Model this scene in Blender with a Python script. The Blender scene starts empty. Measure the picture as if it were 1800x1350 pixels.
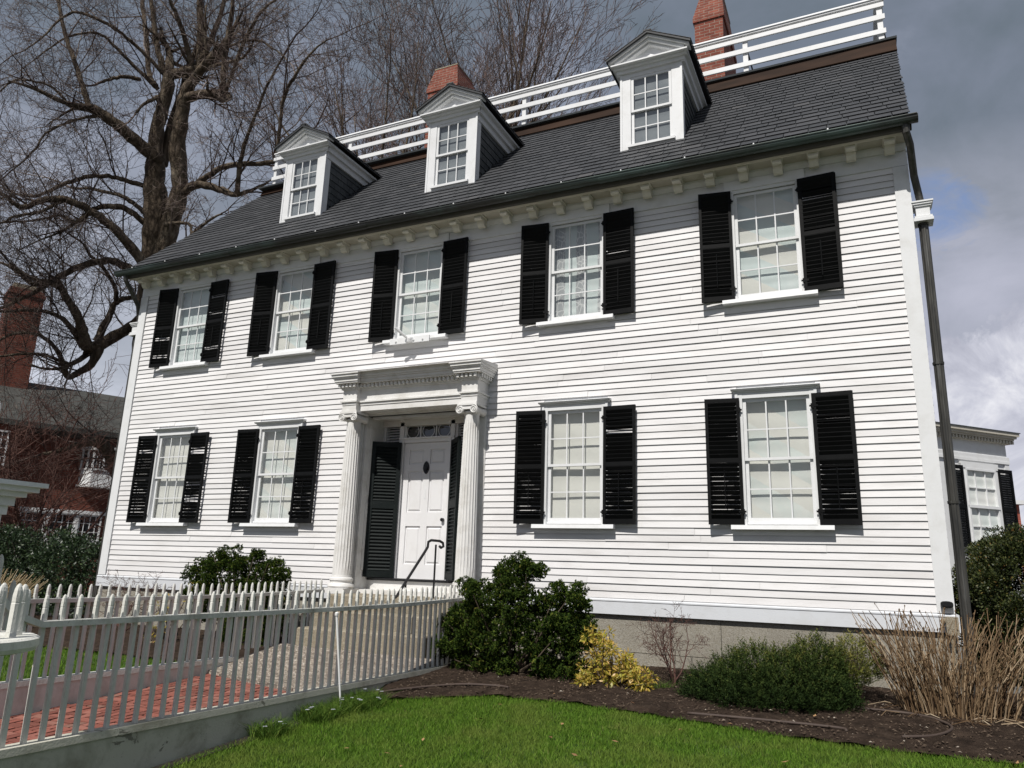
import bpy, math, random
import numpy as np
from mathutils import Vector, Matrix
random.seed(7)
rng = np.random.default_rng(7)
PI = math.pi
R = math.radians
SC = bpy.context.scene
COL = SC.collection

# ------------------------------------------------------------------ camera
CAMP = Vector((13.2105514, -9.98413117, 0.523484959))
RIGHT = Vector((0.90620158, 0.42171499, 0.03090578))
UP = Vector((0.0741223, -0.23038491, 0.97027248))
FWD = Vector((-0.41629868, 0.87697164, 0.24003365))
FPX = 1321.15
cd = bpy.data.cameras.new('camera'); cam = bpy.data.objects.new('camera', cd); COL.objects.link(cam)
m = Matrix(((RIGHT.x, UP.x, -FWD.x, CAMP.x), (RIGHT.y, UP.y, -FWD.y, CAMP.y), (RIGHT.z, UP.z, -FWD.z, CAMP.z), (0, 0, 0, 1)))
cam.matrix_world = m
cd.sensor_width = 36.0; cd.lens = FPX / 1800 * 36.0; cd.clip_start = 0.05; cd.clip_end = 3000
SC.camera = cam

# ------------------------------------------------------------------ light
SUN_ELEV = 52.0
world = bpy.data.worlds.new("World"); SC.world = world; world.use_nodes = True
SC.view_settings.view_transform = 'Standard'; SC.view_settings.look = 'None'
SC.view_settings.exposure = 0.12; SC.view_settings.gamma = 1.0
sd = bpy.data.lights.new('sun', 'SUN'); sun = bpy.data.objects.new('sun', sd); COL.objects.link(sun)
sd.energy = 4.6; sd.angle = R(0.55); sd.color = (1.0, 0.96, 0.90)
sun.rotation_euler = (R(90 - SUN_ELEV), 0, R(-1.5)); sun.location = (8, -20, 25)

def build_world():
    nt = world.node_tree; N = nt.nodes; L = nt.links; N.clear()
    out = N.new('ShaderNodeOutputWorld'); bg = N.new('ShaderNodeBackground'); bg.inputs['Strength'].default_value = 0.1
    sky = N.new('ShaderNodeTexSky'); sky.sky_type = 'NISHITA'; sky.sun_disc = False
    sky.sun_elevation = R(SUN_ELEV); sky.sun_rotation = R(180); sky.air_density = 1.0; sky.dust_density = 1.0
    tc = N.new('ShaderNodeTexCoord')
    def math_(op, a, b=None, clamp=False):
        n = N.new('ShaderNodeMath'); n.operation = op; n.use_clamp = clamp
        for i, v in enumerate((a, b)):
            if v is None: continue
            if isinstance(v, (int, float)): n.inputs[i].default_value = v
            else: L.new(v, n.inputs[i])
        return n.outputs[0]
    def ramp(fac, stops):
        n = N.new('ShaderNodeValToRGB'); L.new(fac, n.inputs[0]); e = n.color_ramp.elements
        while len(e) < len(stops): e.new(0.5)
        for k, (p, c) in enumerate(stops): e[k].position = p; e[k].color = (c[0], c[1], c[2], 1)
        return n.outputs[0]
    def mixc(f, a, b):
        n = N.new('ShaderNodeMix'); n.data_type = 'RGBA'
        if isinstance(f, (int, float)): n.inputs[0].default_value = f
        else: L.new(f, n.inputs[0])
        for i, v in ((6, a), (7, b)):
            if isinstance(v, tuple): n.inputs[i].default_value = (*v, 1)
            else: L.new(v, n.inputs[i])
        return n.outputs[2]
    def noise(scale, detail, rough=0.55, dist=0.0, vec=None, sy=(1, 1, 1), off=(0, 0, 0)):
        mp = N.new('ShaderNodeMapping'); L.new(tc.outputs['Generated'], mp.inputs[0]); mp.inputs['Scale'].default_value = sy; mp.inputs['Location'].default_value = off
        n = N.new('ShaderNodeTexNoise'); n.inputs['Scale'].default_value = scale; n.inputs['Detail'].default_value = detail
        n.inputs['Roughness'].default_value = rough; n.inputs['Distortion'].default_value = dist; L.new(mp.outputs[0], n.inputs['Vector']); return n.outputs[0]
    def blob(d, size):            # 1 in direction d, fading to 0 at angular size (deg)
        n = N.new('ShaderNodeVectorMath'); n.operation = 'DOT_PRODUCT'; L.new(tc.outputs['Generated'], n.inputs[0]); v = Vector(d).normalized(); n.inputs[1].default_value = v
        c = math.cos(R(size)); return math_('MULTIPLY', math_('SUBTRACT', n.outputs['Value'], c), 1.0 / (1 - c), True)
    n1 = noise(3.2, 8, 0.5, 0.6, sy=(1, 1, 1.6), off=(0.4, 0.2, 0.1)); n2 = noise(5.5, 10, 0.58, 0.3, sy=(1, 1, 1.5), off=(3, 1, 2))
    base = ramp(math_('ADD', math_('MULTIPLY', n1, 0.7), math_('MULTIPLY', n2, 0.3)), [(0.38, (1.35, 1.68, 2.05)), (0.50, (1.85, 2.15, 2.75)), (0.62, (2.9, 3.2, 4.0))])
    sep = N.new('ShaderNodeSeparateXYZ'); L.new(tc.outputs['Generated'], sep.inputs[0])
    low = math_('SUBTRACT', 1.0, math_('MULTIPLY', sep.outputs[2], 1.75, True))
    low = math_('MULTIPLY', math_('MULTIPLY', low, math_('SUBTRACT', 1.15, math_('MULTIPLY', sep.outputs[0], -0.9)) if False else math_('MULTIPLY', low, math_('SUBTRACT', 0.95, sep.outputs[0]))), math_('MULTIPLY', n2, 2.2), True)
    c = mixc(low, base, (6.2, 6.5, 7.4))
    # pale band and heap of cumulus in the right part of the sky
    b2 = math_('MULTIPLY', blob((0.13, 0.94, 0.30), 12), math_('MULTIPLY', n2, 1.1), True)
    c = mixc(math_('MULTIPLY', b2, 1.3, True), c, (4.9, 5.0, 6.0))
    cu = ramp(math_('ADD', math_('MULTIPLY', blob((0.165, 0.965, 0.165), 9.5), 0.50), math_('MULTIPLY', noise(13, 9, 0.6, 0.2, off=(1, 7, 3)), 0.72)), [(0.555, (0, 0, 0)), (0.60, (0.95, 0.95, 0.95))])
    n3 = noise(11, 8, 0.6, 0.5, off=(5, 2, 9))
    cum = ramp(n3, [(0.35, (3.6, 3.7, 4.5)), (0.5, (5.6, 5.7, 6.5)), (0.66, (8.4, 8.4, 8.8))])
    c = mixc(cu, c, cum)
    # bright unseen part of the sky behind and beside the camera
    bk = math_('MULTIPLY', math_('SUBTRACT', -0.05, sep.outputs[1]), 1.2, True)
    c = mixc(bk, c, (2.3, 2.55, 3.2))
    # a small blue hole
    hole = math_('ADD', math_('MULTIPLY', blob((0.095, 0.905, 0.412), 3.4), 0.42), math_('MULTIPLY', noise(16, 8, 0.6, 0.8, sy=(1, 1, 2)), 0.9))
    hf = ramp(hole, [(0.62, (0, 0, 0)), (0.86, (0.55, 0.55, 0.55))])
    skyc = mixc(0.55, sky.outputs[0], (1.5, 2.9, 6.6))
    c = mixc(hf, c, skyc)
    L.new(c, bg.inputs[0]); L.new(bg.outputs[0], out.inputs[0])
build_world()

# ------------------------------------------------------------------ mesh helpers
class MB:
    def __init__(s): s.v = []; s.f = []; s.r = []; s.rv = None; s.sm = False
    def rnd(s): return random.random() if s.rv is None else s.rv
    def add(s, vs, fs, r=None):
        o = len(s.v); s.v += [tuple(p) for p in vs]; rr = s.rnd() if r is None else r
        for f in fs: s.f.append(tuple(i + o for i in f)); s.r.append(rr)
    def box(s, x0, x1, y0, y1, z0, z1, r=None):
        s.add([(x0, y0, z0), (x1, y0, z0), (x1, y1, z0), (x0, y1, z0), (x0, y0, z1), (x1, y0, z1), (x1, y1, z1), (x0, y1, z1)],
              [(0, 3, 2, 1), (4, 5, 6, 7), (0, 1, 5, 4), (1, 2, 6, 5), (2, 3, 7, 6), (3, 0, 4, 7)], r)
    def hexa(s, p, r=None):
        s.add(p, [(0, 3, 2, 1), (4, 5, 6, 7), (0, 1, 5, 4), (1, 2, 6, 5), (2, 3, 7, 6), (3, 0, 4, 7)], r)
    def prism_x(s, prof, x0, x1, r=None):      # prof = (y,z) counter-clockwise seen from +x
        n = len(prof); vs = [(x0, y, z) for y, z in prof] + [(x1, y, z) for y, z in prof]
        fs = [tuple(range(n - 1, -1, -1)), tuple(range(n, 2 * n))] + [(i, (i + 1) % n, n + (i + 1) % n, n + i) for i in range(n)]
        s.add(vs, fs, r)
    def prism_y(s, prof, y0, y1, r=None):      # prof = (x,z) counter-clockwise seen from -y
        n = len(prof); vs = [(x, y0, z) for x, z in prof] + [(x, y1, z) for x, z in prof]
        fs = [tuple(range(n)), tuple(range(2 * n - 1, n - 1, -1))] + [((i + 1) % n, i, n + i, n + (i + 1) % n) for i in range(n)]
        s.add(vs, fs, r)
    def prism_z(s, prof, z0, z1, r=None):      # prof=(x,y) ccw from above
        n = len(prof); vs = [(x, y, z0) for x, y in prof] + [(x, y, z1) for x, y in prof]
        fs = [tuple(range(n - 1, -1, -1)), tuple(range(n, 2 * n))] + [(i, (i + 1) % n, n + (i + 1) % n, n + i) for i in range(n)]
        s.add(vs, fs, r)
    def lathe(s, prof, cx, cy, n=16, r=None, axis='z'):   # prof=(r,h) bottom to top
        vs = []; k = len(prof)
        for rr, h in prof:
            for i in range(n):
                a = 2 * PI * i / n; c, d = rr * math.cos(a), rr * math.sin(a)
                vs.append((cx + c, cy + d, h) if axis == 'z' else ((cx + c, h, cy + d) if axis == 'y' else (h, cx + c, cy + d)))
        fs = [(j * n + i, j * n + (i + 1) % n, (j + 1) * n + (i + 1) % n, (j + 1) * n + i) for j in range(k - 1) for i in range(n)]
        fs += [tuple(range(n - 1, -1, -1)), tuple((k - 1) * n + i for i in range(n))]
        if axis == 'y': fs = [f[::-1] for f in fs]
        s.add(vs, fs, r)
    def tube(s, pts, rad, n=6, r=None):
        pts = [Vector(p) for p in pts]; m_ = len(pts)
        if isinstance(rad, (int, float)): rad = [rad] * m_
        vs = []; prev = None
        for i, p in enumerate(pts):
            t = (pts[min(i + 1, m_ - 1)] - pts[max(i - 1, 0)])
            if t.length < 1e-9: t = Vector((0, 0, 1))
            t.normalize()
            if prev is None: a = t.orthogonal().normalized()
            else:
                a = prev - t * prev.dot(t)
                if a.length < 1e-6: a = t.orthogonal()
                a.normalize()
            prev = a; b = t.cross(a)
            for k in range(n):
                q = 2 * PI * k / n; vs.append(p + (a * math.cos(q) + b * math.sin(q)) * rad[i])
        fs = [(j * n + k, j * n + (k + 1) % n, (j + 1) * n + (k + 1) % n, (j + 1) * n + k) for j in range(m_ - 1) for k in range(n)]
        if n > 2: fs += [tuple(range(n - 1, -1, -1)), tuple((m_ - 1) * n + k for k in range(n))]
        s.add(vs, fs, r)
    def bar(s, a, b, w, d, up=(0, 0, 1), r=None):
        a = Vector(a); b = Vector(b); t = (b - a).normalized(); u = Vector(up); sd_ = t.cross(u)
        if sd_.length < 1e-5: sd_ = Vector((1, 0, 0))
        sd_.normalize(); u = sd_.cross(t).normalized(); sd_ *= w / 2; u = u * d / 2
        s.hexa([a - sd_ - u, a + sd_ - u, b + sd_ - u, b - sd_ - u, a - sd_ + u, a + sd_ + u, b + sd_ + u, b - sd_ + u], r)

WLOC = {}
def mesh_from(mb, name, off=(0, 0, 0), smooth=None):
    me = bpy.data.meshes.new(name)
    v = np.array(mb.v, dtype=np.float64).reshape(-1, 3) - np.array(off)
    me.from_pydata(v.tolist(), [], mb.f)
    at = me.attributes.new('rnd', 'FLOAT', 'FACE'); at.data.foreach_set('value', np.array(mb.r, dtype=np.float32))
    if (mb.sm if smooth is None else smooth): me.polygons.foreach_set('use_smooth', [True] * len(me.polygons))
    me.update(); return me
def props(o, label=None, cat=None, group=None, kind=None):
    for k, v in (('label', label), ('category', cat), ('group', group), ('kind', kind)):
        if v: o[k] = v
    return o
def thing(name, loc, label, cat, group=None):
    o = bpy.data.objects.new(name, None); o.location = loc; o.empty_display_size = 0.1; COL.objects.link(o)
    WLOC[o.name] = Vector(loc); return props(o, label, cat, group)
def obj(name, mb, mat, parent=None, base=None, smooth=None):
    """mb vertices are in world coordinates; origin is base (or the parent's place)"""
    pw = WLOC.get(parent.name, Vector((0, 0, 0))) if parent else Vector((0, 0, 0))
    b = Vector(base) if base is not None else pw
    me = mesh_from(mb, name, tuple(b), smooth); me.materials.append(mat)
    o = bpy.data.objects.new(name, me); COL.objects.link(o)
    if parent: o.parent = parent
    o.location = b - pw; WLOC[o.name] = b
    return o
def np_obj(name, V, F, rn, mat, parent=None, base=None, smooth=False):
    pw = WLOC.get(parent.name, Vector((0, 0, 0))) if parent else Vector((0, 0, 0))
    b = Vector(base) if base is not None else pw
    me = bpy.data.meshes.new(name); V = np.asarray(V, dtype=np.float32) - np.array(b, dtype=np.float32); F = np.asarray(F, dtype=np.int32); k = F.shape[1]
    me.vertices.add(len(V)); me.vertices.foreach_set('co', V.ravel())
    me.loops.add(F.size); me.loops.foreach_set('vertex_index', F.ravel())
    me.polygons.add(len(F)); me.polygons.foreach_set('loop_start', np.arange(0, F.size, k, dtype=np.int32))
    try: me.polygons.foreach_set('loop_total', np.full(len(F), k, dtype=np.int32))
    except Exception: pass
    at = me.attributes.new('rnd', 'FLOAT', 'FACE'); at.data.foreach_set('value', np.asarray(rn, dtype=np.float32))
    if smooth: me.polygons.foreach_set('use_smooth', np.ones(len(F), dtype=bool))
    me.update(calc_edges=True); me.validate(); me.materials.append(mat)
    o = bpy.data.objects.new(name, me); COL.objects.link(o)
    if parent: o.parent = parent
    o.location = b - pw; WLOC[o.name] = b
    return o
def copy_tree(o, parent=None):
    c = o.copy(); COL.objects.link(c)
    if parent: c.parent = parent
    WLOC[c.name] = Vector(c.location)
    for ch in [q for q in bpy.data.objects if q.parent == o]: copy_tree(ch, c)
    return c

# ------------------------------------------------------------------ materials
MATS = {}
class NT:
    def __init__(s, name):
        s.m = bpy.data.materials.new(name); s.m.use_nodes = True; s.n = s.m.node_tree.nodes; s.l = s.m.node_tree.links
        s.b = s.n['Principled BSDF']; s.o = s.n['Material Output']; s.tc = s.n.new('ShaderNodeTexCoord'); MATS[name] = s.m
    def lk(s, a, b): s.l.new(a, b)
    def vec(s, scale=(1, 1, 1), src='Object', rot=(0, 0, 0)):
        mp = s.n.new('ShaderNodeMapping'); s.lk(s.tc.outputs[src], mp.inputs[0]); mp.inputs['Scale'].default_value = scale; mp.inputs['Rotation'].default_value = rot; return mp.outputs[0]
    def noise(s, scale, detail=4, rough=0.55, dist=0, v=None, sc=(1, 1, 1)):
        n = s.n.new('ShaderNodeTexNoise'); n.inputs['Scale'].default_value = scale; n.inputs['Detail'].default_value = detail; n.inputs['Roughness'].default_value = rough; n.inputs['Distortion'].default_value = dist
        s.lk(v if v is not None else s.vec(sc), n.inputs['Vector']); return n.outputs[0]
    def voro(s, scale, v=None, out='Distance', feat='F1'):
        n = s.n.new('ShaderNodeTexVoronoi'); n.feature = feat; n.inputs['Scale'].default_value = scale; s.lk(v if v is not None else s.vec(), n.inputs['Vector']); return n.outputs[out]
    def rnd(s):
        n = s.n.new('ShaderNodeAttribute'); n.attribute_name = 'rnd'; return n.outputs['Fac']
    def ramp(s, f, stops):
        n = s.n.new('ShaderNodeValToRGB'); s.lk(f, n.inputs[0]); e = n.color_ramp.elements
        while len(e) < len(stops): e.new(0.5)
        for k, (p, c) in enumerate(stops):
            if isinstance(c, (int, float)): c = (c, c, c)
            e[k].position = p; e[k].color = (*c, 1)
        return n.outputs[0]
    def mix(s, f, a, b, mode='MIX'):
        n = s.n.new('ShaderNodeMix'); n.data_type = 'RGBA'; n.blend_type = mode
        if isinstance(f, (int, float)): n.inputs[0].default_value = f
        else: s.lk(f, n.inputs[0])
        for i, v in ((6, a), (7, b)):
            if isinstance(v, (tuple, list)): n.inputs[i].default_value = (*v, 1)
            else: s.lk(v, n.inputs[i])
        return n.outputs[2]
    def math(s, op, a, b=None, clamp=False):
        n = s.n.new('ShaderNodeMath'); n.operation = op; n.use_clamp = clamp
        for i, v in enumerate((a, b)):
            if v is None: continue
            if isinstance(v, (int, float)): n.inputs[i].default_value = v
            else: s.lk(v, n.inputs[i])
        return n.outputs[0]
    def bump(s, h, strength=0.5, dist=0.01):
        n = s.n.new('ShaderNodeBump'); n.inputs['Strength'].default_value = strength; n.inputs['Distance'].default_value = dist; s.lk(h, n.inputs['Height']); s.lk(n.outputs[0], s.b.inputs['Normal'])
    def fin(s, col=None, rough=0.6, spec=0.4, metal=0):
        if col is not None:
            if isinstance(col, tuple): s.b.inputs['Base Color'].default_value = (*col, 1)
            else: s.lk(col, s.b.inputs['Base Color'])
        if isinstance(rough, (int, float)): s.b.inputs['Roughness'].default_value = rough
        else: s.lk(rough, s.b.inputs['Roughness'])
        s.b.inputs['Specular IOR Level'].default_value = spec; s.b.inputs['Metallic'].default_value = metal
        return s.m

def paint(name, col, dirt=(0.5, 0.48, 0.44), amt=0.5, rvar=0.08, rough=0.5, sc=(1, 1, 1), bump=0.25, flake=None, edge=None, spec=0.35):
    t = NT(name); r = t.rnd()
    base = t.mix(r, tuple(c * (1 - rvar) for c in col), tuple(min(1, c * (1 + rvar * 0.4)) for c in col))
    n = t.noise(3.5, 8, 0.65, 0.3, sc=sc); f = t.math('MULTIPLY', t.ramp(n, [(0.48, 0), (0.75, 1)]), amt)
    c = t.mix(f, base, dirt, 'MIX')
    n2 = t.noise(38, 6, 0.7, 0.5, sc=sc); c = t.mix(t.math('MULTIPLY', t.ramp(n2, [(0.60, 0), (0.72, 1)]), amt * 0.6), c, tuple(d * 0.8 for d in dirt))
    if flake:
        n3 = t.noise(flake[0], 6, 0.7, 0.6); c = t.mix(t.ramp(n3, [(flake[1], 0), (flake[1] + 0.015, 1)]), c, flake[2])
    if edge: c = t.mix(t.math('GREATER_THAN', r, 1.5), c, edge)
    h = t.noise(70, 4, 0.6, sc=sc); t.bump(h, bump, 0.004)
    return t.fin(c, rough, spec)

SIDING = paint('clapboard_paint', (0.715, 0.708, 0.712), (0.44, 0.42, 0.40), 0.5, 0.09, 0.55, (0.25, 1, 1.6), edge=(0.12, 0.115, 0.12), spec=0.2)  # edge: dark butt colour that paints in the shadow lines between boards
TRIM = paint('trim_paint', (0.69, 0.70, 0.71), (0.45, 0.44, 0.41), 0.35, 0.04, 0.5)
SKIRT = paint('skirt_paint', (0.60, 0.62, 0.65), (0.42, 0.41, 0.39), 0.35, 0.04, 0.55)
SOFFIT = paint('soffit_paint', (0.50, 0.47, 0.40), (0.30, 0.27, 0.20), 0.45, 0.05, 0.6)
BRKT = paint('bracket_paint', (0.66, 0.64, 0.56), (0.36, 0.32, 0.25), 0.4, 0.05, 0.6)
PORT = paint('portico_paint', (0.69, 0.685, 0.67), (0.32, 0.29, 0.23), 0.5, 0.04, 0.5)
DOORP = paint('door_paint', (0.72, 0.72, 0.73), (0.5, 0.48, 0.44), 0.25, 0.03, 0.4)
SHUT = paint('shutter_paint', (0.0030, 0.0034, 0.0038), (0.013, 0.013, 0.013), 0.35, 0.3, 0.6, spec=0.14, flake=(22, 0.70, (0.06, 0.06, 0.058)))
DSHUT = paint('door_shutter_paint', (0.0065, 0.010, 0.010), (0.022, 0.026, 0.026), 0.35, 0.2, 0.55, spec=0.18)
FENCE = paint('fence_paint', (0.63, 0.63, 0.59), (0.25, 0.23, 0.18), 0.95, 0.14, 0.65, (1, 1, 0.5), 0.9, (14, 0.69, (0.22, 0.20, 0.16)))
CURB = paint('curb_paint', (0.50, 0.49, 0.42), (0.20, 0.185, 0.13), 0.9, 0.05, 0.8, (1, 1, 1), 0.9, (4.5, 0.62, (0.20, 0.19, 0.16)))
FARF = paint('far_fence_paint', (0.60, 0.60, 0.57), (0.27, 0.24, 0.20), 0.7, 0.12, 0.6, (1, 1, 0.5), 0.8)
FASC = paint('fascia_paint', (0.055, 0.052, 0.043), (0.03, 0.028, 0.024), 0.6, 0.05, 0.6)
IRON = paint('iron_paint', (0.012, 0.012, 0.013), (0.03, 0.028, 0.026), 0.3, 0.2, 0.35)
STAKE = paint('stake_paint', (0.78, 0.78, 0.78), (0.5, 0.5, 0.48), 0.2, 0.05, 0.4)

def m_slate():
    t = NT('slate'); r = t.rnd()
    c = t.ramp(r, [(0, (0.034, 0.036, 0.039)), (0.5, (0.045, 0.047, 0.051)), (0.85, (0.054, 0.056, 0.061)), (1, (0.070, 0.070, 0.072))])
    n = t.noise(5, 8, 0.7, 0.4); c = t.mix(t.math('MULTIPLY', t.ramp(n, [(0.4, 0), (0.8, 1)]), 0.4), c, (0.075, 0.075, 0.08))
    t.bump(t.noise(60, 5, 0.65), 0.35, 0.003); return t.fin(c, t.ramp(r, [(0, 0.5), (1, 0.7)]), 0.25)
SLATE = m_slate()
def m_cheek():
    t = NT('cheek_slate'); r = t.rnd(); c = t.mix(r, (0.030, 0.036, 0.040), (0.060, 0.068, 0.072)); t.bump(t.noise(50, 4), 0.4, 0.004); return t.fin(c, 0.5, 0.4)
CHEEK = m_cheek()
def m_flash():
    t = NT('brown_flashing'); n = t.noise(1.2, 6, 0.6, sc=(0.6, 1, 3)); c = t.ramp(n, [(0.35, (0.020, 0.011, 0.007)), (0.65, (0.050, 0.027, 0.017))]); return t.fin(c, 0.7, 0.1)
FLASH = m_flash()
def m_copper():
    t = NT('aged_copper'); n = t.noise(0.9, 8, 0.65, 0.6, sc=(0.5, 1, 1)); n2 = t.noise(14, 5, 0.6)
    c = t.mix(t.ramp(n, [(0.48, 0), (0.66, 0.8)]), (0.018, 0.019, 0.018), (0.060, 0.098, 0.088)); c = t.mix(t.math('MULTIPLY', n2, 0.25), c, (0.07, 0.07, 0.066))
    return t.fin(c, 0.45, 0.5, 0.25)
COPPER = m_copper()
def m_pipe():
    t = NT('downspout_metal'); n = t.noise(3, 8, 0.65, 0.3, sc=(6, 6, 0.5)); c = t.ramp(n, [(0.35, (0.030, 0.031, 0.030)), (0.55, (0.065, 0.062, 0.055)), (0.7, (0.12, 0.12, 0.115))]); return t.fin(c, 0.45, 0.5, 0.3)
PIPE = m_pipe()
def m_brick(name, scale=1.0, cols=((0.165, 0.046, 0.031), (0.25, 0.078, 0.052), (0.10, 0.032, 0.025)), mortar=(0.30, 0.25, 0.205), wallrot=0.0):
    t = NT(name)
    # bricks laid from the wall's own coordinates: the horizontal run follows the face the bricks are on
    geo = t.n.new('ShaderNodeNewGeometry'); sn = t.n.new('ShaderNodeVectorRotate'); sn.rotation_type = 'Z_AXIS'; sn.inputs['Angle'].default_value = wallrot; t.lk(geo.outputs['Normal'], sn.inputs[0])
    so = t.n.new('ShaderNodeVectorRotate'); so.rotation_type = 'Z_AXIS'; so.inputs['Angle'].default_value = wallrot; t.lk(t.tc.outputs['Object'], so.inputs[0])
    a = t.n.new('ShaderNodeSeparateXYZ'); t.lk(sn.outputs[0], a.inputs[0]); b = t.n.new('ShaderNodeSeparateXYZ'); t.lk(so.outputs[0], b.inputs[0])
    f = t.math('GREATER_THAN', t.math('ABSOLUTE', a.outputs[0]), t.math('ABSOLUTE', a.outputs[1]))
    mx = t.n.new('ShaderNodeMix'); t.lk(f, mx.inputs[0]); t.lk(b.outputs[0], mx.inputs[2]); t.lk(b.outputs[1], mx.inputs[3])
    cb = t.n.new('ShaderNodeCombineXYZ'); t.lk(mx.outputs[0], cb.inputs[0]); t.lk(b.outputs[2], cb.inputs[1])
    br = t.n.new('ShaderNodeTexBrick'); t.lk(cb.outputs[0], br.inputs['Vector']); br.inputs['Scale'].default_value = 1.0 / scale
    br.inputs['Brick Width'].default_value = 0.205; br.inputs['Row Height'].default_value = 0.072; br.inputs['Mortar Size'].default_value = 0.006; br.inputs['Mortar Smooth'].default_value = 0.2; br.inputs['Bias'].default_value = 0.0
    br.inputs['Color1'].default_value = (*cols[0], 1); br.inputs['Color2'].default_value = (*cols[1], 1); br.inputs['Mortar'].default_value = (*mortar, 1)
    n = t.noise(6, 6, 0.6, v=cb.outputs[0]); c = t.mix(t.math('MULTIPLY', t.ramp(n, [(0.45, 0), (0.7, 1)]), 0.55), br.outputs[0], cols[2])
    inv = t.math('SUBTRACT', 1.0, br.outputs['Fac']); t.bump(t.math('ADD', inv, t.math('MULTIPLY', t.noise(80, 4), 0.4)), 0.7, 0.012)
    return t.fin(c, 0.85, 0.2)
BRICK = m_brick('chimney_brick')
def m_simple(name, stops, scale=6, rough=0.8, bump=0.5, bs=60, bd=0.006, det=8, sc=(1, 1, 1), spec=0.25):
    t = NT(name); n = t.noise(scale, det, 0.6, 0.2, sc=sc); c = t.ramp(n, stops); t.bump(t.noise(bs, 5, 0.65), bump, bd); return t.fin(c, rough, spec)
def m_speckle(name, base, spots, sc1, big, bump=0.6, mixb=0.45):
    t = NT(name); v = t.voro(sc1, out='Color'); s = t.n.new('ShaderNodeSeparateColor'); t.lk(v, s.inputs[0])
    c = t.ramp(s.outputs[0], [(0.0, spots[0]), (0.3, base), (0.7, spots[1]), (1.0, spots[2])]); c = t.mix(mixb, c, base)
    n = t.noise(big, 6, 0.6, 0.3); c = t.mix(t.math('MULTIPLY', t.ramp(n, [(0.4, 0), (0.75, 1)]), 0.5), c, tuple(q * 0.55 for q in base)); t.bump(t.voro(sc1), bump, 0.006); return t.fin(c, 0.85, 0.25)
GRAN = m_speckle('foundation_granite', (0.285, 0.26, 0.21), ((0.10, 0.095, 0.09), (0.32, 0.31, 0.28), (0.42, 0.41, 0.38)), 110, 1.3)
STEP = m_speckle('step_granite', (0.25, 0.215, 0.155), ((0.16, 0.13, 0.1), (0.36, 0.32, 0.25), (0.44, 0.41, 0.34)), 90, 1.7)
AGG = m_speckle('exposed_aggregate', (0.17, 0.145, 0.12), ((0.05, 0.04, 0.034), (0.30, 0.25, 0.20), (0.55, 0.50, 0.44)), 52, 2.0, 1.0, 0.1)
def m_paver():
    t = NT('paver_brick'); r = t.rnd(); c = t.ramp(r, [(0, (0.15, 0.055, 0.042)), (0.5, (0.235, 0.082, 0.062)), (0.85, (0.27, 0.115, 0.09)), (1, (0.20, 0.11, 0.085))])
    n = t.noise(9, 6, 0.65); c = t.mix(t.math('MULTIPLY', t.ramp(n, [(0.45, 0), (0.75, 1)]), 0.4), c, (0.16, 0.07, 0.055)); t.bump(t.noise(90, 4), 0.5, 0.004); return t.fin(c, 0.85, 0.2)
PAVER = m_paver()
JOINT = m_simple('joint_sand', [(0.3, (0.012, 0.010, 0.008)), (0.7, (0.030, 0.025, 0.020))], 20)
def m_soil():
    t = NT('dark_mulch'); n = t.noise(7, 10, 0.7, 0.4); n2 = t.noise(90, 8, 0.75)
    c = t.ramp(n, [(0.3, (0.020, 0.014, 0.010)), (0.5, (0.045, 0.031, 0.023)), (0.72, (0.085, 0.060, 0.044))])
    c = t.mix(t.ramp(n2, [(0.62, 0), (0.70, 0.8)]), c, (0.13, 0.10, 0.078)); t.bump(t.math('ADD', n2, n), 1.0, 0.03); return t.fin(c, 0.95, 0.1)
SOIL = m_soil()
TURF = m_simple('turf_soil', [(0.3, (0.022, 0.040, 0.008)), (0.5, (0.035, 0.070, 0.012)), (0.7, (0.060, 0.085, 0.022))], 5, 0.95, 0.8, 50, 0.02)
def m_leaf(name, stops, trans=0.25, rough=0.5, spec=0.3, patch=None):
    t = NT(name); r = t.rnd(); c = t.ramp(r, stops)
    if patch:
        n = t.noise(patch[0], 4, 0.6); c = t.mix(t.math('MULTIPLY', t.ramp(n, [(0.45, 0), (0.65, 1)]), patch[2]), c, patch[1])
    if name == 'grass_blades':
        n = t.noise(1.3, 5, 0.7, 0.5); c = t.mix(t.math('MULTIPLY', t.ramp(n, [(0.66, 0), (0.72, 1)]), 0.7), c, (0.20, 0.17, 0.075))
    t.fin(c, rough, spec); tr = t.n.new('ShaderNodeBsdfTranslucent'); t.lk(c, tr.inputs[0]); ms = t.n.new('ShaderNodeMixShader'); ms.inputs[0].default_value = trans
    t.lk(t.b.outputs[0], ms.inputs[1]); t.lk(tr.outputs[0], ms.inputs[2]); t.lk(ms.outputs[0], t.o.inputs[0]); return t.m
GROUNDM = m_simple('street_ground', [(0.3, (0.10, 0.098, 0.092)), (0.7, (0.17, 0.165, 0.155))], 2, 0.95, 0.5, 30, 0.01)
GRASS = m_leaf('grass_blades', [(0, (0.040, 0.085, 0.010)), (0.45, (0.100, 0.200, 0.020)), (0.85, (0.180, 0.290, 0.040)), (1, (0.38, 0.34, 0.15))], 0.3, 0.7, 0.12, (1.6, (0.17, 0.21, 0.045), 0.6))
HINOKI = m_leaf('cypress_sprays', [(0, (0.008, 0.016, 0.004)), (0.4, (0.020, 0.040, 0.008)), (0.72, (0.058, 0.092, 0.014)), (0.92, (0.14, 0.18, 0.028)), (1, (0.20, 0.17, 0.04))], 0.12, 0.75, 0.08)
YEW = m_leaf('yew_needles', [(0, (0.007, 0.014, 0.004)), (0.5, (0.022, 0.040, 0.010)), (0.85, (0.060, 0.082, 0.019)), (1, (0.12, 0.12, 0.03))], 0.1, 0.75, 0.08)
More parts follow.
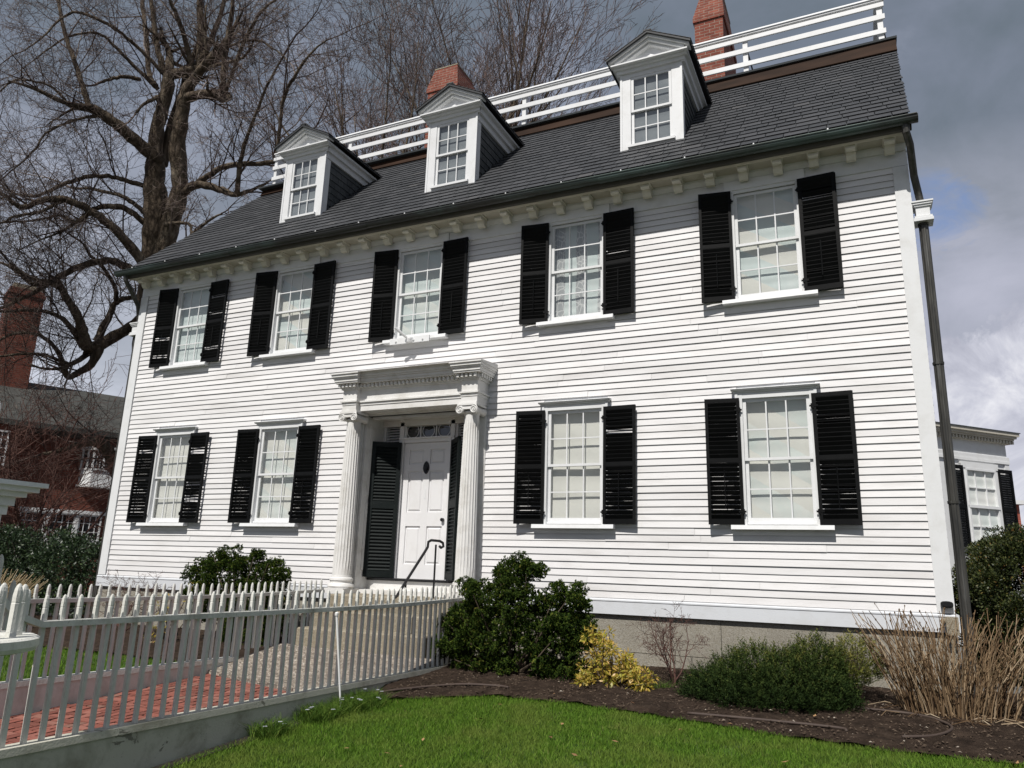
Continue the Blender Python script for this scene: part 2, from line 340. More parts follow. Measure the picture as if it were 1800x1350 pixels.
YEWG = m_leaf('golden_needles', [(0, (0.04, 0.055, 0.012)), (0.5, (0.10, 0.12, 0.022)), (1, (0.20, 0.18, 0.04))], 0.15, 0.5, 0.3)
HOLLY = m_leaf('glossy_leaves', [(0, (0.010, 0.015, 0.005)), (0.5, (0.026, 0.038, 0.010)), (0.82, (0.065, 0.075, 0.018)), (1, (0.17, 0.10, 0.03))], 0.1, 0.5, 0.3)
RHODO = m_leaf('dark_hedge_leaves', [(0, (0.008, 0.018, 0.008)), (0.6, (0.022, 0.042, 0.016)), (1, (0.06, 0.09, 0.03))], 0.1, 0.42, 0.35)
GOLD = m_leaf('golden_leaves', [(0, (0.16, 0.19, 0.025)), (0.35, (0.38, 0.36, 0.05)), (0.7, (0.60, 0.42, 0.09)), (1, (0.66, 0.42, 0.18))], 0.4, 0.4, 0.4)
BLOSS = m_leaf('pale_blossom', [(0, (0.5, 0.33, 0.22)), (1, (0.62, 0.48, 0.36))], 0.3, 0.6, 0.2)
TUFT = m_leaf('bulb_leaves', [(0, (0.035, 0.080, 0.012)), (0.6, (0.085, 0.155, 0.022)), (1, (0.19, 0.24, 0.05))], 0.25, 0.7, 0.12)
WHITEF = m_leaf('white_petals', [(0, (0.62, 0.66, 0.80)), (1, (0.78, 0.78, 0.84))], 0.3, 0.5, 0.2)
YELF = m_leaf('yellow_petals', [(0, (0.65, 0.45, 0.02)), (1, (0.75, 0.55, 0.04))], 0.2, 0.5, 0.2)
def m_stem(name, stops):
    t = NT(name); r = t.rnd(); c = t.ramp(r, stops); t.bump(t.noise(60, 4), 0.5, 0.004); return t.fin(c, 0.8, 0.15)
DRY = m_stem('dry_canes', [(0, (0.055, 0.032, 0.018)), (0.4, (0.145, 0.092, 0.050)), (0.75, (0.30, 0.215, 0.13)), (1, (0.52, 0.43, 0.31))])
DRYG = m_stem('dry_grass', [(0, (0.24, 0.17, 0.09)), (0.5, (0.42, 0.32, 0.19)), (1, (0.58, 0.48, 0.32))])
REDTW = m_stem('red_twigs', [(0, (0.060, 0.032, 0.028)), (1, (0.14, 0.075, 0.06))])
def m_bark(name, a, b, c_):
    t = NT(name); n = t.noise(2.2, 8, 0.65, 0.5, sc=(1, 1, 0.35)); v = t.voro(9, t.vec((1, 1, 0.22)), feat='F1')
    c = t.ramp(n, [(0.3, a), (0.52, b), (0.75, c_)]); c = t.mix(t.math('MULTIPLY', t.ramp(v, [(0.3, 0), (0.7, 1)]), 0.55), c, tuple(q * 0.35 for q in a))
    t.bump(t.math('SUBTRACT', t.noise(24, 5, 0.6, sc=(1, 1, 0.3)), v), 1.0, 0.06); return t.fin(c, 0.9, 0.15)
BARK = m_bark('old_bark', (0.062, 0.046, 0.033), (0.135, 0.105, 0.076), (0.27, 0.23, 0.175))
TWIG = m_stem('bare_twigs', [(0, (0.045, 0.031, 0.027)), (0.6, (0.105, 0.075, 0.064)), (1, (0.25, 0.21, 0.185))])
TWIG2 = m_stem('fine_twigs', [(0, (0.055, 0.043, 0.040)), (0.6, (0.115, 0.090, 0.083)), (1, (0.20, 0.135, 0.12))])

def m_glass(name, refl=1.0, tint=(0.95, 0.965, 0.955), wav=0.25):
    t = NT(name); t.n.remove(t.b)
    tr = t.n.new('ShaderNodeBsdfTransparent'); tr.inputs[0].default_value = (*tint, 1); gl = t.n.new('ShaderNodeBsdfGlossy'); gl.inputs['Roughness'].default_value = 0.02
    bp = t.n.new('ShaderNodeBump'); bp.inputs['Strength'].default_value = wav * 1.6; bp.inputs['Distance'].default_value = 0.02; t.lk(t.noise(4.5, 2, 0.5, 0.6, sc=(1, 1, 1.6)), bp.inputs['Height']); t.lk(bp.outputs[0], gl.inputs['Normal'])
    geo = t.n.new('ShaderNodeNewGeometry'); dt = t.n.new('ShaderNodeVectorMath'); dt.operation = 'DOT_PRODUCT'; t.lk(geo.outputs['Normal'], dt.inputs[0]); t.lk(geo.outputs['Incoming'], dt.inputs[1])
    f = t.math('MULTIPLY', t.math('ADD', t.math('MULTIPLY', t.math('POWER', t.math('SUBTRACT', 1.0, t.math('ABSOLUTE', dt.outputs['Value'])), 5.0), 0.96), 0.04), refl, True)
    ms = t.n.new('ShaderNodeMixShader'); t.lk(f, ms.inputs[0]); t.lk(tr.outputs[0], ms.inputs[1]); t.lk(gl.outputs[0], ms.inputs[2]); t.lk(ms.outputs[0], t.o.inputs[0]); return t.m
GLASS = m_glass('old_window_glass', 3.4)
DGLASS = m_glass('dark_window_glass', 4.0)
def m_blind(name, col, col2, sc):
    t = NT(name); n = t.noise(2.2, 5, 0.6, 0.4, sc=(1, 1, 1)); w = t.n.new('ShaderNodeTexWave'); w.wave_type = 'BANDS'; w.bands_direction = 'Z'; w.inputs['Scale'].default_value = sc; w.inputs['Distortion'].default_value = 5; w.inputs['Detail'].default_value = 1; w.inputs['Detail Scale'].default_value = 0.6; t.lk(t.vec((0.35, 1, 1)), w.inputs[0])
    c = t.mix(t.ramp(n, [(0.35, 0), (0.65, 1)]), col, col2); t.bump(w.outputs[1], 0.25, 0.02); t.fin(c, 0.8, 0.1); return t.m
BLIND = m_blind('window_shade_cloth', (0.68, 0.68, 0.655), (0.60, 0.65, 0.63), 1.4)
BLINDS = [BLIND, m_blind('cream_shade_cloth', (0.67, 0.655, 0.615), (0.70, 0.69, 0.65), 1.1), m_blind('cool_shade_cloth', (0.63, 0.67, 0.665), (0.55, 0.62, 0.615), 1.8)]
DBLIND = m_blind('dormer_shade_cloth', (0.26, 0.275, 0.29), (0.20, 0.22, 0.24), 1.4)
def m_lace():
    t = NT('lace_curtain'); v = t.voro(9, t.vec((1.4, 1, 1)), out='Distance', feat='DISTANCE_TO_EDGE'); w = t.n.new('ShaderNodeTexWave'); w.inputs['Scale'].default_value = 9; w.inputs['Distortion'].default_value = 1.5; t.lk(t.vec((1, 1, 0.15)), w.inputs[0])
    c = t.mix(t.ramp(v, [(0.02, 1), (0.10, 0)]), (0.46, 0.47, 0.48), (0.72, 0.72, 0.72)); t.bump(w.outputs[1], 0.6, 0.03); return t.fin(c, 0.9, 0.1)
LACE = m_lace()
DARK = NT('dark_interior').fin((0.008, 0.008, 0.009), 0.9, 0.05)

# ------------------------------------------------------------------ terrain
def H(x, y):
    yy = max(-14.0, min(0.0, y)); return -0.67 + 0.06 * yy
BEDE = [(8.0, -3.6), (8.35, -3.06), (8.83, -2.62), (9.44, -2.22), (10.27, -2.16), (11.48, -2.33), (12.51, -2.52), (13.38, -2.57), (14.16, -2.52), (16, -2.4), (24, -2.3)]
def bed_y(x): return float(np.interp(x, [p[0] for p in BEDE], [p[1] for p in BEDE]))
def grid(x0, x1, y0, y1, nx, ny, zf, name, mat):
    """grid sheet between y0(x) and y1(x)"""
    V = []; F = []
    for j in range(ny + 1):
        for i in range(nx + 1):
            x = x0 + (x1 - x0) * i / nx; a = y0(x); b = y1(x); y = a + (b - a) * j / ny; V.append((x, y, zf(x, y, j / ny)))
    for j in range(ny):
        for i in range(nx): k = j * (nx + 1) + i; F.append((k, k + 1, k + nx + 2, k + nx + 1))
    o = np_obj(name, V, F, np.zeros(len(F)), mat, smooth=True); o['kind'] = 'structure'; return o
grid(-500, 520, lambda x: -500, lambda x: 700, 60, 120, lambda x, y, t: H(x, y) - 0.06, 'ground', GROUNDM)
bump_tab = rng.random((64, 64))
def vn(x, y):
    xi = int(math.floor(x)); yi = int(math.floor(y)); fx = x - xi; fy = y - yi; fx = fx * fx * (3 - 2 * fx); fy = fy * fy * (3 - 2 * fy)
    g = lambda a, b: bump_tab[a % 64, b % 64]
    return (g(xi, yi) * (1 - fx) + g(xi + 1, yi) * fx) * (1 - fy) + (g(xi, yi + 1) * (1 - fx) + g(xi + 1, yi + 1) * fx) * fy
grid(8.2, 24, lambda x: bed_y(x) - 0.05, lambda x: 0.3, 320, 70, lambda x, y, t: H(x, y) + 0.012 + 0.035 * vn(x * 5, y * 5) + 0.022 * vn(x * 19, y * 19) + 0.012 * vn(x * 47, y * 47) - (0.02 if t < 0.02 else 0), 'planting_bed', SOIL)
grid(8.2, 24, lambda x: -14, lambda x: bed_y(x), 60, 60, lambda x, y, t: H(x, y) - 0.004 - (0.015 if t > 0.99 else 0), 'lawn', TURF)
grid(-9, 5.5, lambda x: -2.3, lambda x: 0.3, 100, 30, lambda x, y, t: H(x, y) + 0.012 + 0.035 * vn(x * 5, y * 5) + 0.02 * vn(x * 19, y * 19), 'planting_bed', SOIL)
grid(-9, 5.5, lambda x: -14, lambda x: -2.28, 40, 40, lambda x, y, t: H(x, y) - 0.004, 'lawn', TURF)

def blades(name, pts, hmin, hmax, wid, mat, lean=0.35, label=None, cat=None, parent=None, base=None):
    n = len(pts); P = np.array(pts); h = rng.uniform(hmin, hmax, n); a = rng.uniform(0, 2 * PI, n); la = rng.uniform(0, 2 * PI, n); ll = rng.uniform(0.05, lean, n) * h * 1.3
    w = wid * rng.uniform(0.7, 1.3, n); dx = np.cos(a) * w / 2; dy = np.sin(a) * w / 2
    b0 = P + np.stack([dx, dy, np.zeros(n)], 1); b1 = P - np.stack([dx, dy, np.zeros(n)], 1)
    mid = P + np.stack([np.cos(la) * ll * 0.35, np.sin(la) * ll * 0.35, h * 0.6], 1); tip = P + np.stack([np.cos(la) * ll, np.sin(la) * ll, h], 1)
    m0 = mid + np.stack([dx, dy, 0 * dx], 1) * 0.7; m1 = mid - np.stack([dx, dy, 0 * dx], 1) * 0.7
    V = np.stack([b0, b1, m1, m0, tip], 1).reshape(-1, 3); k = np.arange(n)[:, None] * 5
    F = np.concatenate([k + np.array([[0, 1, 2]]), k + np.array([[0, 2, 3]]), k + np.array([[3, 2, 4]])], 0); rn = np.tile(rng.beta(2, 2.4, n), 3)
    o = np_obj(name, V, F, rn, mat, parent, base)
    if label: props(o, label, cat)
    return o
# lawn grass in the part of the lawn that the picture shows, thinner beyond it
pts = []
for _ in range(300000):
    x = random.uniform(8.3, 15.6); y = random.uniform(-6.6, -2.1)
    if y > bed_y(x) - 0.01 + 0.05 * (vn(x * 9, 3.3) - 0.5): continue
    if vn(x * 3, y * 3) * 0.5 + vn(x * 11, y * 11) * 0.5 < 0.24 and random.random() < 0.6: continue
    pts.append((x, y, H(x, y) - 0.008))
g_ = blades('grass', pts, 0.022, 0.055, 0.0050, GRASS, 0.9); props(g_, 'short sunlit green grass of the front lawn beside the planting bed', 'grass', kind='stuff')
pts = []
for _ in range(60000):
    x = random.uniform(8.3, 20); y = random.uniform(-13, -2.2)
    if y > bed_y(x) or (x < 15.6 and y > -6.6): continue
    pts.append((x, y, H(x, y) - 0.008))
g_ = blades('grass', pts, 0.04, 0.08, 0.011, GRASS, 0.6); props(g_, 'grass of the lawn running on towards the street', 'grass', kind='stuff')
pts = []
for _ in range(50000):
    x = random.uniform(-3, 5.45); y = random.uniform(-7, -2.25); pts.append((x, y, H(x, y) - 0.008))
g_ = blades('grass', pts, 0.03, 0.07, 0.009, GRASS, 0.6); props(g_, 'green grass seen between the pickets beyond the brick path', 'grass', kind='stuff')

# ------------------------------------------------------------------ brick path, aggregate apron, steps
NF = 8.15; FF = 5.6
def path():
    g = MB(); g.add([(FF, -13, H(0, -13) - 0.03), (NF, -13, H(0, -13) - 0.03), (NF, -2.2, -0.845), (FF, -2.2, -0.845)], [(0, 1, 2, 3)]); o = obj('path_bed', g, JOINT); o['kind'] = 'structure'
    b = MB(); u = 0.102; ang = R(0)
    zf = lambda y: H(0, y) + 0.0 - 0.03 + 0.012 if y < -2.6 else H(0, y) - 0.018
    for i in range(-36, 40):
        for j in range(-5, 140):
            # herringbone of 2:1 bricks
            for kind in (0, 1):
                bx = i * 4 + j; by = j
                if kind == 0: x0, y0, x1, y1 = bx, by, bx + 2, by + 1
                else: x0, y0, x1, y1 = bx + 3, by, bx + 4, by + 2
                g_ = 0.09; xs = [x0 + g_, x1 - g_, x1 - g_, x0 + g_]; ys = [y0 + g_, y0 + g_, y1 - g_, y1 - g_]
                q = [(FF - 5 + u * xx, -15 + u * yy) for xx, yy in zip(xs, ys)]
                cx = sum(p[0] for p in q) / 4; cy = sum(p[1] for p in q) / 4
                if not (FF + 0.04 < cx < NF - 0.04 and -9.5 < cy < -2.25): continue
                q = [(min(max(px, FF + 0.03), NF - 0.03), py) for px, py in q]
                dz = random.uniform(-0.003, 0.003); t1 = random.uniform(-0.003, 0.003)
                top = [(px, py, H(0, py) - 0.012 + dz + t1 * (k - 1.5)) for k, (px, py) in enumerate(q)]
                b.hexa([(px, py, pz - 0.03) for px, py, pz in top] + top)
    o = obj('path', b, PAVER); o['kind'] = 'structure'
path()
g = MB()
yA, yB = -2.35, -1.3
g.hexa([(FF + 0.02, yA - 0.25, -1.1), (NF - 0.02, yA - 0.85, -1.1), (NF - 0.02, 0.0, -1.1), (FF + 0.02, 0.0, -1.1), (FF + 0.02, yA - 0.22, -0.80), (NF - 0.02, yA - 0.80, -0.83), (NF - 0.02, yB + 0.02, -0.60), (FF + 0.02, yB + 0.02, -0.57)])
o = obj('apron', g, AGG); o['kind'] = 'structure'
st = thing('granite_steps', (6.92, -1.3, -0.6), 'tan granite front steps rising from the pebbled apron to the white doorway', 'steps')
for k, (y0, z0, z1) in enumerate(((-1.30, -0.62, -0.34), (-0.98, -0.34, -0.12), (-0.66, -0.12, 0.10))):
    g = MB(); g.hexa([(5.9, y0, z0), (7.95, y0, z0), (7.95, 0.0, z0), (5.9, 0.0, z0), (5.9, y0, z1 - 0.02), (7.95, y0, z1 - 0.02), (7.95, 0.0, z1 - 0.02), (5.9, 0.0, z1 - 0.02)])
    g.hexa([(5.9, y0, z1 - 0.02), (7.95, y0, z1 - 0.02), (7.95, 0.0, z1 - 0.02), (5.9, 0.0, z1 - 0.02), (5.91, y0 + 0.015, z1), (7.94, y0 + 0.015, z1), (7.94, 0.0, z1), (5.91, 0.0, z1)])
    obj('step', g, STEP, st)

# ------------------------------------------------------------------ THE HOUSE
W = 14.0
HOUSE = thing('clapboard_house', (0, 0, 0), 'large white clapboard colonial house with black shutters and slate roof', 'house')
WC = [1.53, 4.06, 6.73, 9.50, 12.24]     # window axes
WW = 0.41                                 # half sash opening
LZ = (1.20, 2.79); UZ = (4.19, 5.73)
RY0, RZ0, RY1, RZ1 = -0.36, 6.26, 2.90, 9.48    # roof slope from eave to top
RM = (RZ1 - RZ0) / (RY1 - RY0)
DOOR = (5.87, 7.80)
def openings(z0, z1):
    """x spans of the front wall that clapboards skip between z0 and z1"""
    s = []
    for i, c in enumerate(WC):
        if i != 2 and z1 > LZ[0] - 0.06 and z0 < LZ[1] + 0.09: s.append((c - WW - 0.075, c + WW + 0.075))
        if z1 > UZ[0] - 0.06 and z0 < UZ[1] + 0.06: s.append((c - WW - 0.075, c + WW + 0.075))
    if z0 < 3.3: s.append((5.66, 8.04))
    return sorted(s)
def clap(mb, xa, xb, z0, z1, ya, yb):
    n = max(1, int((xb - xa) / 0.7)); f = lambda x: 0.0035 * (vn(x * 0.8 + z0 * 37, z0 * 11) - 0.5) * 2
    xs = [xa + (xb - xa) * k / n for k in range(n + 1)]; r_ = random.random()
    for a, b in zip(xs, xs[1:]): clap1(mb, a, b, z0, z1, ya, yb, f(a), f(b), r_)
def clap1(mb, xa, xb, z0, z1, ya, yb, da, db, r_):
    mb.add([(xa, ya, z0 + da), (xb, ya, z0 + db), (xb, yb, z1 + 0.016), (xa, yb, z1 + 0.016)], [(0, 1, 2, 3)], r_)
    mb.add([(xa, ya, z0 + da), (xb, ya, z0 + db), (xa, ya + 0.030, z0 + 0.008 + da), (xb, ya + 0.030, z0 + 0.008 + db)], [(2, 3, 1, 0)], 2.0)   # butt edge coloured dark to strengthen the shadow line, with some weathering
g = MB(); ex = 0.0922; z = 0.205; row = 0
while z < 5.73:
    z1 = min(z + ex, 5.735); sp = openings(z, z1); x = 0.2; segs = []
    for a, b in sp + [(W - 0.17, 99)]:
        if a > x + 0.02: segs.append((x, a))
        x = max(x, b)
    for a, b in segs:
        x = a
        while x < b - 0.001:
            L_ = random.uniform(1.0, 3.6); xe = min(b, x + L_)
            if b - xe < 0.5: xe = b
            dy = random.uniform(-0.0024, 0.0024); dz = random.uniform(-0.0025, 0.0025)
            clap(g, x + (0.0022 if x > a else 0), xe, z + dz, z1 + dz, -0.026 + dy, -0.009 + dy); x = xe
    z = z1; row += 1
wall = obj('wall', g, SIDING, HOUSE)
g = MB()   # sheathing behind the boards with holes at the openings: built of blocks between openings, plus side and back walls
zs = [0.0, LZ[0] - 0.05, LZ[1] + 0.05, UZ[0] - 0.05, UZ[1] + 0.03, 6.05]
for k in range(5):
    z0, z1 = zs[k], zs[k + 1]; x = 0.03
    sp = []
    if k in (1, 3):
        for i, c in enumerate(WC):
            if k == 1 and i == 2: continue
            sp.append((c - WW - 0.01, c + WW + 0.01))
    if k < 3: sp.append((DOOR[0] - 0.03, DOOR[1] + 0.03))
    for a, b in sorted(sp) + [(W - 0.03, 99)]:
        if k == 2 and abs(a - DOOR[0]) < 0.05:
            g.box(x, a, -0.006, 0.12, z0, z1); g.box(a, b, -0.006, 0.12, 2.90, z1); x = b; continue
        if a > x: g.box(x, a, -0.006, 0.12, z0, z1)
        x = b
g.box(W - 0.12, W - 0.02, 0.12, 9.0, 0, 6.1); g.box(0.02, 0.12, 0.12, 9.0, 0, 6.1); g.box(0.02, W - 0.02, 9.0, 9.12, 0, 6.1)
obj('sheathing', g, TRIM, HOUSE)
for sgn, xx in ((-1, 0.0), (1, W)):
    g = MB(); z = 0.205
    while z < 9.5:
        z1 = z + ex
        ya = 0.16 if z < 6.1 else (z - RZ0) / RM + RY0 + 0.12; yb = 9.0 if z < 6.1 else 9.1 - (z - 6.1) * 0.9
        x0 = xx + sgn * 0.026; x1 = xx + sgn * 0.009
        vs = [(x0, ya, z), (x0, yb, z), (x1, yb, z1 + 0.012), (x1, ya, z1 + 0.012), (xx, ya, z), (xx, yb, z)]
        fs = [(0, 1, 2, 3), (4, 5, 1, 0)]
        if sgn < 0: fs = [f[::-1] for f in fs]
        g.add(vs, fs); z = z1
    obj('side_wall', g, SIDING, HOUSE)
    g = MB(); g.prism_x([(0.05, 6.0), (9.0, 6.0), (6.3, 9.45), (2.85, 9.40)], xx - 0.02 - (0.1 if sgn > 0 else 0), xx + (0.02 if sgn > 0 else 0.12) - (0.03 if sgn > 0 else 0.02)); obj('gable_backing', g, TRIM, HOUSE)
g = MB()
[g.box(a + .003, b - .003, 0.0 + random.uniform(0, .006), 0.25, -0.46, -0.0) for a, b in ((0, 2.3), (2.3, 4.9), (4.9, 6.5), (6.5, 8.6), (8.6, 11.45), (11.45, 14))]; [g.box(a + .004, b - .004, -0.015 + random.uniform(0, .01), 0.25, -1.4, -0.468) for a, b in ((0, 3.3), (3.3, 7), (7, 10.2), (10.2, 12.6), (12.6, 14))]; g.box(0.1, W - .1, 0.05, 0.24, -1.3, -0.05); g.box(0.0, 0.25, 0.25, 9.1, -1.4, 0.0, .5); g.box(W - 0.25, W, 0.25, 9.1, -1.4, 0, .5); g.box(0.25, W - 0.25, 8.9, 9.1, -1.4, 0, .5)
obj('foundation', g, GRAN, HOUSE)
g = MB()
for a, b in ((-0.012, 5.66), (8.04, W + 0.012)): g.box(a, b, -0.048, 0.0, 0.0, 0.165); g.prism_x([(-0.055, 0.165), (-0.0, 0.165), (-0.0, 0.205), (-0.036, 0.195), (-0.055, 0.18)], a, b)
g.box(W, W + 0.045, 0.0, 9.1, 0, 0.19); g.box(-0.045, 0, 0, 9.1, 0, 0.19)
obj('skirt_board', g, SKIRT, HOUSE)
for x0, x1 in ((-0.006, 0.19), (W - 0.17, W + 0.006)):
    g = MB(); g.box(x0, x1, -0.042, 0.0, 0.205, 5.72)
    xs = (x0, x0 + 0.03) if x0 < 1 else (x1 - 0.03, x1)
    g.box(xs[0] - (0.004 if x0 < 1 else -0.0), xs[1] + (0.004 if x0 > 1 else 0), 0.0, 0.16, 0.205, 5.9); obj('corner_board', g, TRIM, HOUSE)
# frieze and cornice
g = MB(); g.box(0.0, W, -0.034, 0.0, 5.73, 5.93); g.prism_x([(-0.06, 5.93), (0, 5.93), (0, 6.02), (-0.09, 6.02), (-0.09, 5.985)], 0.0, W); obj('frieze', g, TRIM, HOUSE)
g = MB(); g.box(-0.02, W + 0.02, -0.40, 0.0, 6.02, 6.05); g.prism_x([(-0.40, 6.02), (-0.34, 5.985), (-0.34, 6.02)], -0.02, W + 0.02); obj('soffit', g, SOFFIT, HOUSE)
nb = 31
for i in range(nb):
    x = 13.81 - i * 0.4535
    if x < 0.1: break
    g = MB(); g.prism_x([(-0.31, 6.0), (-0.315, 5.955), (-0.29, 5.935), (-0.245, 5.94), (-0.215, 5.955), (-0.20, 5.905), (-0.165, 5.865), (-0.12, 5.858), (-0.092, 5.875), (-0.092, 6.0)], x - 0.060, x + 0.060)
    g.box(x - 0.078, x + 0.078, -0.33, -0.085, 5.998, 6.0195); obj('bracket', g, BRKT, HOUSE)
g = MB(); g.prism_x([(-0.40, 5.99), (-0.40, 6.12), (-0.45, 6.14), (-0.49, 6.14), (-0.49, 6.10), (-0.46, 6.06), (-0.44, 6.0)][::-1], -0.1, W + 0.06)
g.box(-0.05, W + 0.04, -0.398, 0.02, 6.052, 6.18); obj('fascia', g, FASC, HOUSE)
g = MB(); prof = []
for k in range(9): a = PI + PI * k / 8; prof.append((-0.515 + 0.070 * math.cos(a), 6.108 + 0.080 * math.sin(a)))
pin = [(-0.515 + 0.062 * math.cos(PI + PI * k / 8), 6.108 + 0.072 * math.sin(PI + PI * k / 8)) for k in range(8, -1, -1)]
nseg = 14
for s in range(nseg):   # gutter with slight sag
    xa = -0.22 + (W + 0.34) * s / nseg; xb = -0.22 + (W + 0.34) * (s + 1) / nseg + 0.01; dz = 0.004 * math.sin(s * 2.3)
    g.prism_x([(y, z + dz) for y, z in prof + pin], xa, xb)
g.prism_x(prof, -0.225, -0.215); g.prism_x(prof, W + 0.115, W + 0.125)
g.tube([(-0.22, -0.585, 6.110), (W + 0.12, -0.585, 6.110)], 0.012, 8)
obj('gutter', g, COPPER, HOUSE)
g = MB(); x = 0.3
while x < W: g.box(x - 0.007, x + 0.007, -0.59, -0.36, 6.113, 6.122); g.lathe([(0.012, 6.12), (0.009, 6.14)], x, -0.585, 6); x += 0.915
obj('gutter_straps', g, TRIM, HOUSE)
# downspouts
def downspout(sx, xw):
    g = MB(); p = [(xw - sx * 0.01, -0.49, 6.07), (xw - sx * 0.01, -0.47, 5.95), (xw + sx * 0.03, -0.33, 5.84), (xw + sx * 0.06, -0.05, 5.55), (xw + sx * 0.10, 0.05, 5.30), (xw + sx * 0.115, 0.07, 5.18)]
    g.tube(p, 0.045, 10); d = obj('downspout', g, PIPE, HOUSE, smooth=False)
    g = MB(); xc = xw + sx * 0.115
    g.lathe([(0.05 + 0.005 * (k % 2), -0.7 + 5.6 * k / 2) for k in range(3)], xc, 0.075, 20)
    vs = []; n = 28
    for zz in (-0.78, 4.93):
        for k in range(n): a = 2 * PI * k / n; r_ = 0.052 + 0.005 * math.cos(a * 9); vs.append((xc + r_ * math.cos(a), 0.075 + r_ * math.sin(a), zz))
    g = MB(); g.add(vs, [(k, (k + 1) % n, n + (k + 1) % n, n + k) for k in range(n)]); g.lathe([(0.062, 3.08), (0.064, 3.11)], xc, 0.075, 16); g.lathe([(0.062, 1.42), (0.064, 1.45)], xc, 0.075, 16); g.lathe([(0.062, 4.90), (0.06, 4.94)], xc, 0.075, 16)
    obj('pipe', g, PIPE, d)
    g = MB(); h = 0.095
    for a, b, e in ((4.93, 4.97, 0.02), (4.97, 5.00, 0.01), (5.00, 5.13, -0.012), (5.13, 5.155, 0.005), (5.155, 5.18, 0.02), (5.18, 5.20, 0.032)): g.box(xc - h - e + 0.01, xc + h + e, 0.075 - h - e, 0.075 + h + e, a, b)
    obj('conductor_head', g, TRIM, d)
downspout(1, W); downspout(-1, 0.0)
# roof
def roof():
    g = MB()
    for p0, p1 in (((RY0 + 0.02, RZ0 - 0.012), (RY1, RZ1 - 0.012)), ((9.35, 6.15), (6.5, 9.55))):
        xr0, xr1 = 14.05, 14.24; q = [(-0.06, p0[0], p0[1] - .06), (xr0, p0[0], p0[1] - .06), (xr1, p1[0], p1[1] - .06), (-0.06, p1[0], p1[1] - .06), (-0.06, p0[0], p0[1]), (xr0, p0[0], p0[1]), (xr1, p1[0], p1[1]), (-0.06, p1[0], p1[1])]
        g.hexa(q if p0[0] < p1[0] else q[4:] + q[:4])
    rf = obj('roof', g, CHEEK, HOUSE)
    g = MB(); L_ = math.hypot(RY1 - RY0, RZ1 - RZ0); ty, tz = (RY1 - RY0) / L_, (RZ1 - RZ0) / L_; ny, nz = -tz, ty
    nrow = 22; e = L_ / nrow
    dorm = [(3.52, 0.50), (6.90, 0.50), (10.55, 0.50)]
    for k in range(nrow):
        s0 = k * e; s1 = min(L_, s0 + e * 1.15); x = -0.08 - (0.13 if k % 2 else 0); xr = 14.06 + 0.20 * s0 / L_
        first = True
        while x < xr:
            w = random.uniform(0.22, 0.33); xa = max(x, -0.08 + random.uniform(-0.006, 0.006)); xb = min(x + w - 0.010, xr + random.uniform(-0.006, 0.006))
            if xb - xa > 0.02:
                j = random.uniform(-0.007, 0.007); t0 = 0.018 + random.uniform(0, 0.004); t1 = 0.003
                def P(x_, s_, h_): return (x_, RY0 + ty * s_ + ny * h_, RZ0 + tz * s_ + nz * h_)
                yy = RY0 + ty * (s0 + e / 2)
                r_ = min(1, max(0, random.gauss(0.45, 0.22)))
                g.hexa([P(xa, s0 + j, t0 - 0.009), P(xb, s0 + j, t0 - 0.009), P(xb, s1, t1 - 0.003), P(xa, s1, t1 - 0.003), P(xa, s0 + j, t0), P(xb, s0 + j, t0), P(xb, s1, t1), P(xa, s1, t1)], r_)
            x += w
    obj('roof_slates', g, SLATE, rf)
    g = MB(); g.hexa([(-0.06, 2.845, 9.462), (14.25, 2.71, 9.328), (14.25, 3.0, 9.328), (-0.06, 3.0, 9.462), (-0.06, 2.90, 9.62), (14.25, 2.80, 9.62), (14.25, 3.05, 9.62), (-0.06, 3.05, 9.62)])
    g.hexa([(-0.06, 2.82, 9.452), (14.25, 2.685, 9.316), (14.25, 2.72, 9.33), (-0.06, 2.85, 9.465), (-0.06, 2.815, 9.462), (14.25, 2.68, 9.326), (14.25, 2.72, 9.352), (-0.06, 2.85, 9.487)]); obj('ridge_flashing', g, FLASH, rf)
    g = MB(); g.prism_x([(2.77, 9.622), (3.2, 9.622), (6.6, 9.66), (6.6, 9.70), (2.76, 9.654)], -0.08, 14.27); obj('roof_deck', g, CHEEK, rf)
    return rf
ROOF = roof()
# roof walk railing
BAL = obj('roof_railing', (lambda g: (g.box(0.08, 14.12, 3.04, 3.16, 10.655, 10.69), g.prism_x([(3.02, 10.69), (3.18, 10.69), (3.16, 10.735), (3.04, 10.735)], 0.06, 14.15), g)[-1])(MB()), TRIM, HOUSE)
for i in range(7):
    x = 14.06 - i * 2.325; g = MB(); g.box(x - 0.045, x + 0.045, 3.085, 3.175, 9.66, 10.654); obj('post', g, TRIM, BAL)
    g = MB(); g.tube([(x + 0.02, 3.18, 10.45), (x + 0.16, 3.75, 9.68)], 0.014, 6); obj('brace', g, IRON, BAL)
for z0, z1 in ((10.53, 10.615), (10.27, 10.37), (9.975, 10.07)):
    g = MB(); g.box(0.04, 14.14, 3.052, 3.084, z0, z1); obj('rail', g, TRIM, BAL)
for xx in (0.11, 14.06):
    for z0, z1 in ((10.515, 10.625), (10.25, 10.39), (9.95, 10.09), (10.66, 10.73)):
        g = MB(); g.box(xx - 0.016 - (0.06 if z0 > 10.6 else 0.0), xx + 0.016 + (0.06 if z0 > 10.6 else 0), 3.18, 6.3, z0, z1); obj('rail', g, TRIM, BAL)
    g = MB(); g.box(xx - 0.045, xx + 0.045, 6.3, 6.39, 9.66, 10.72); obj('post', g, TRIM, BAL)
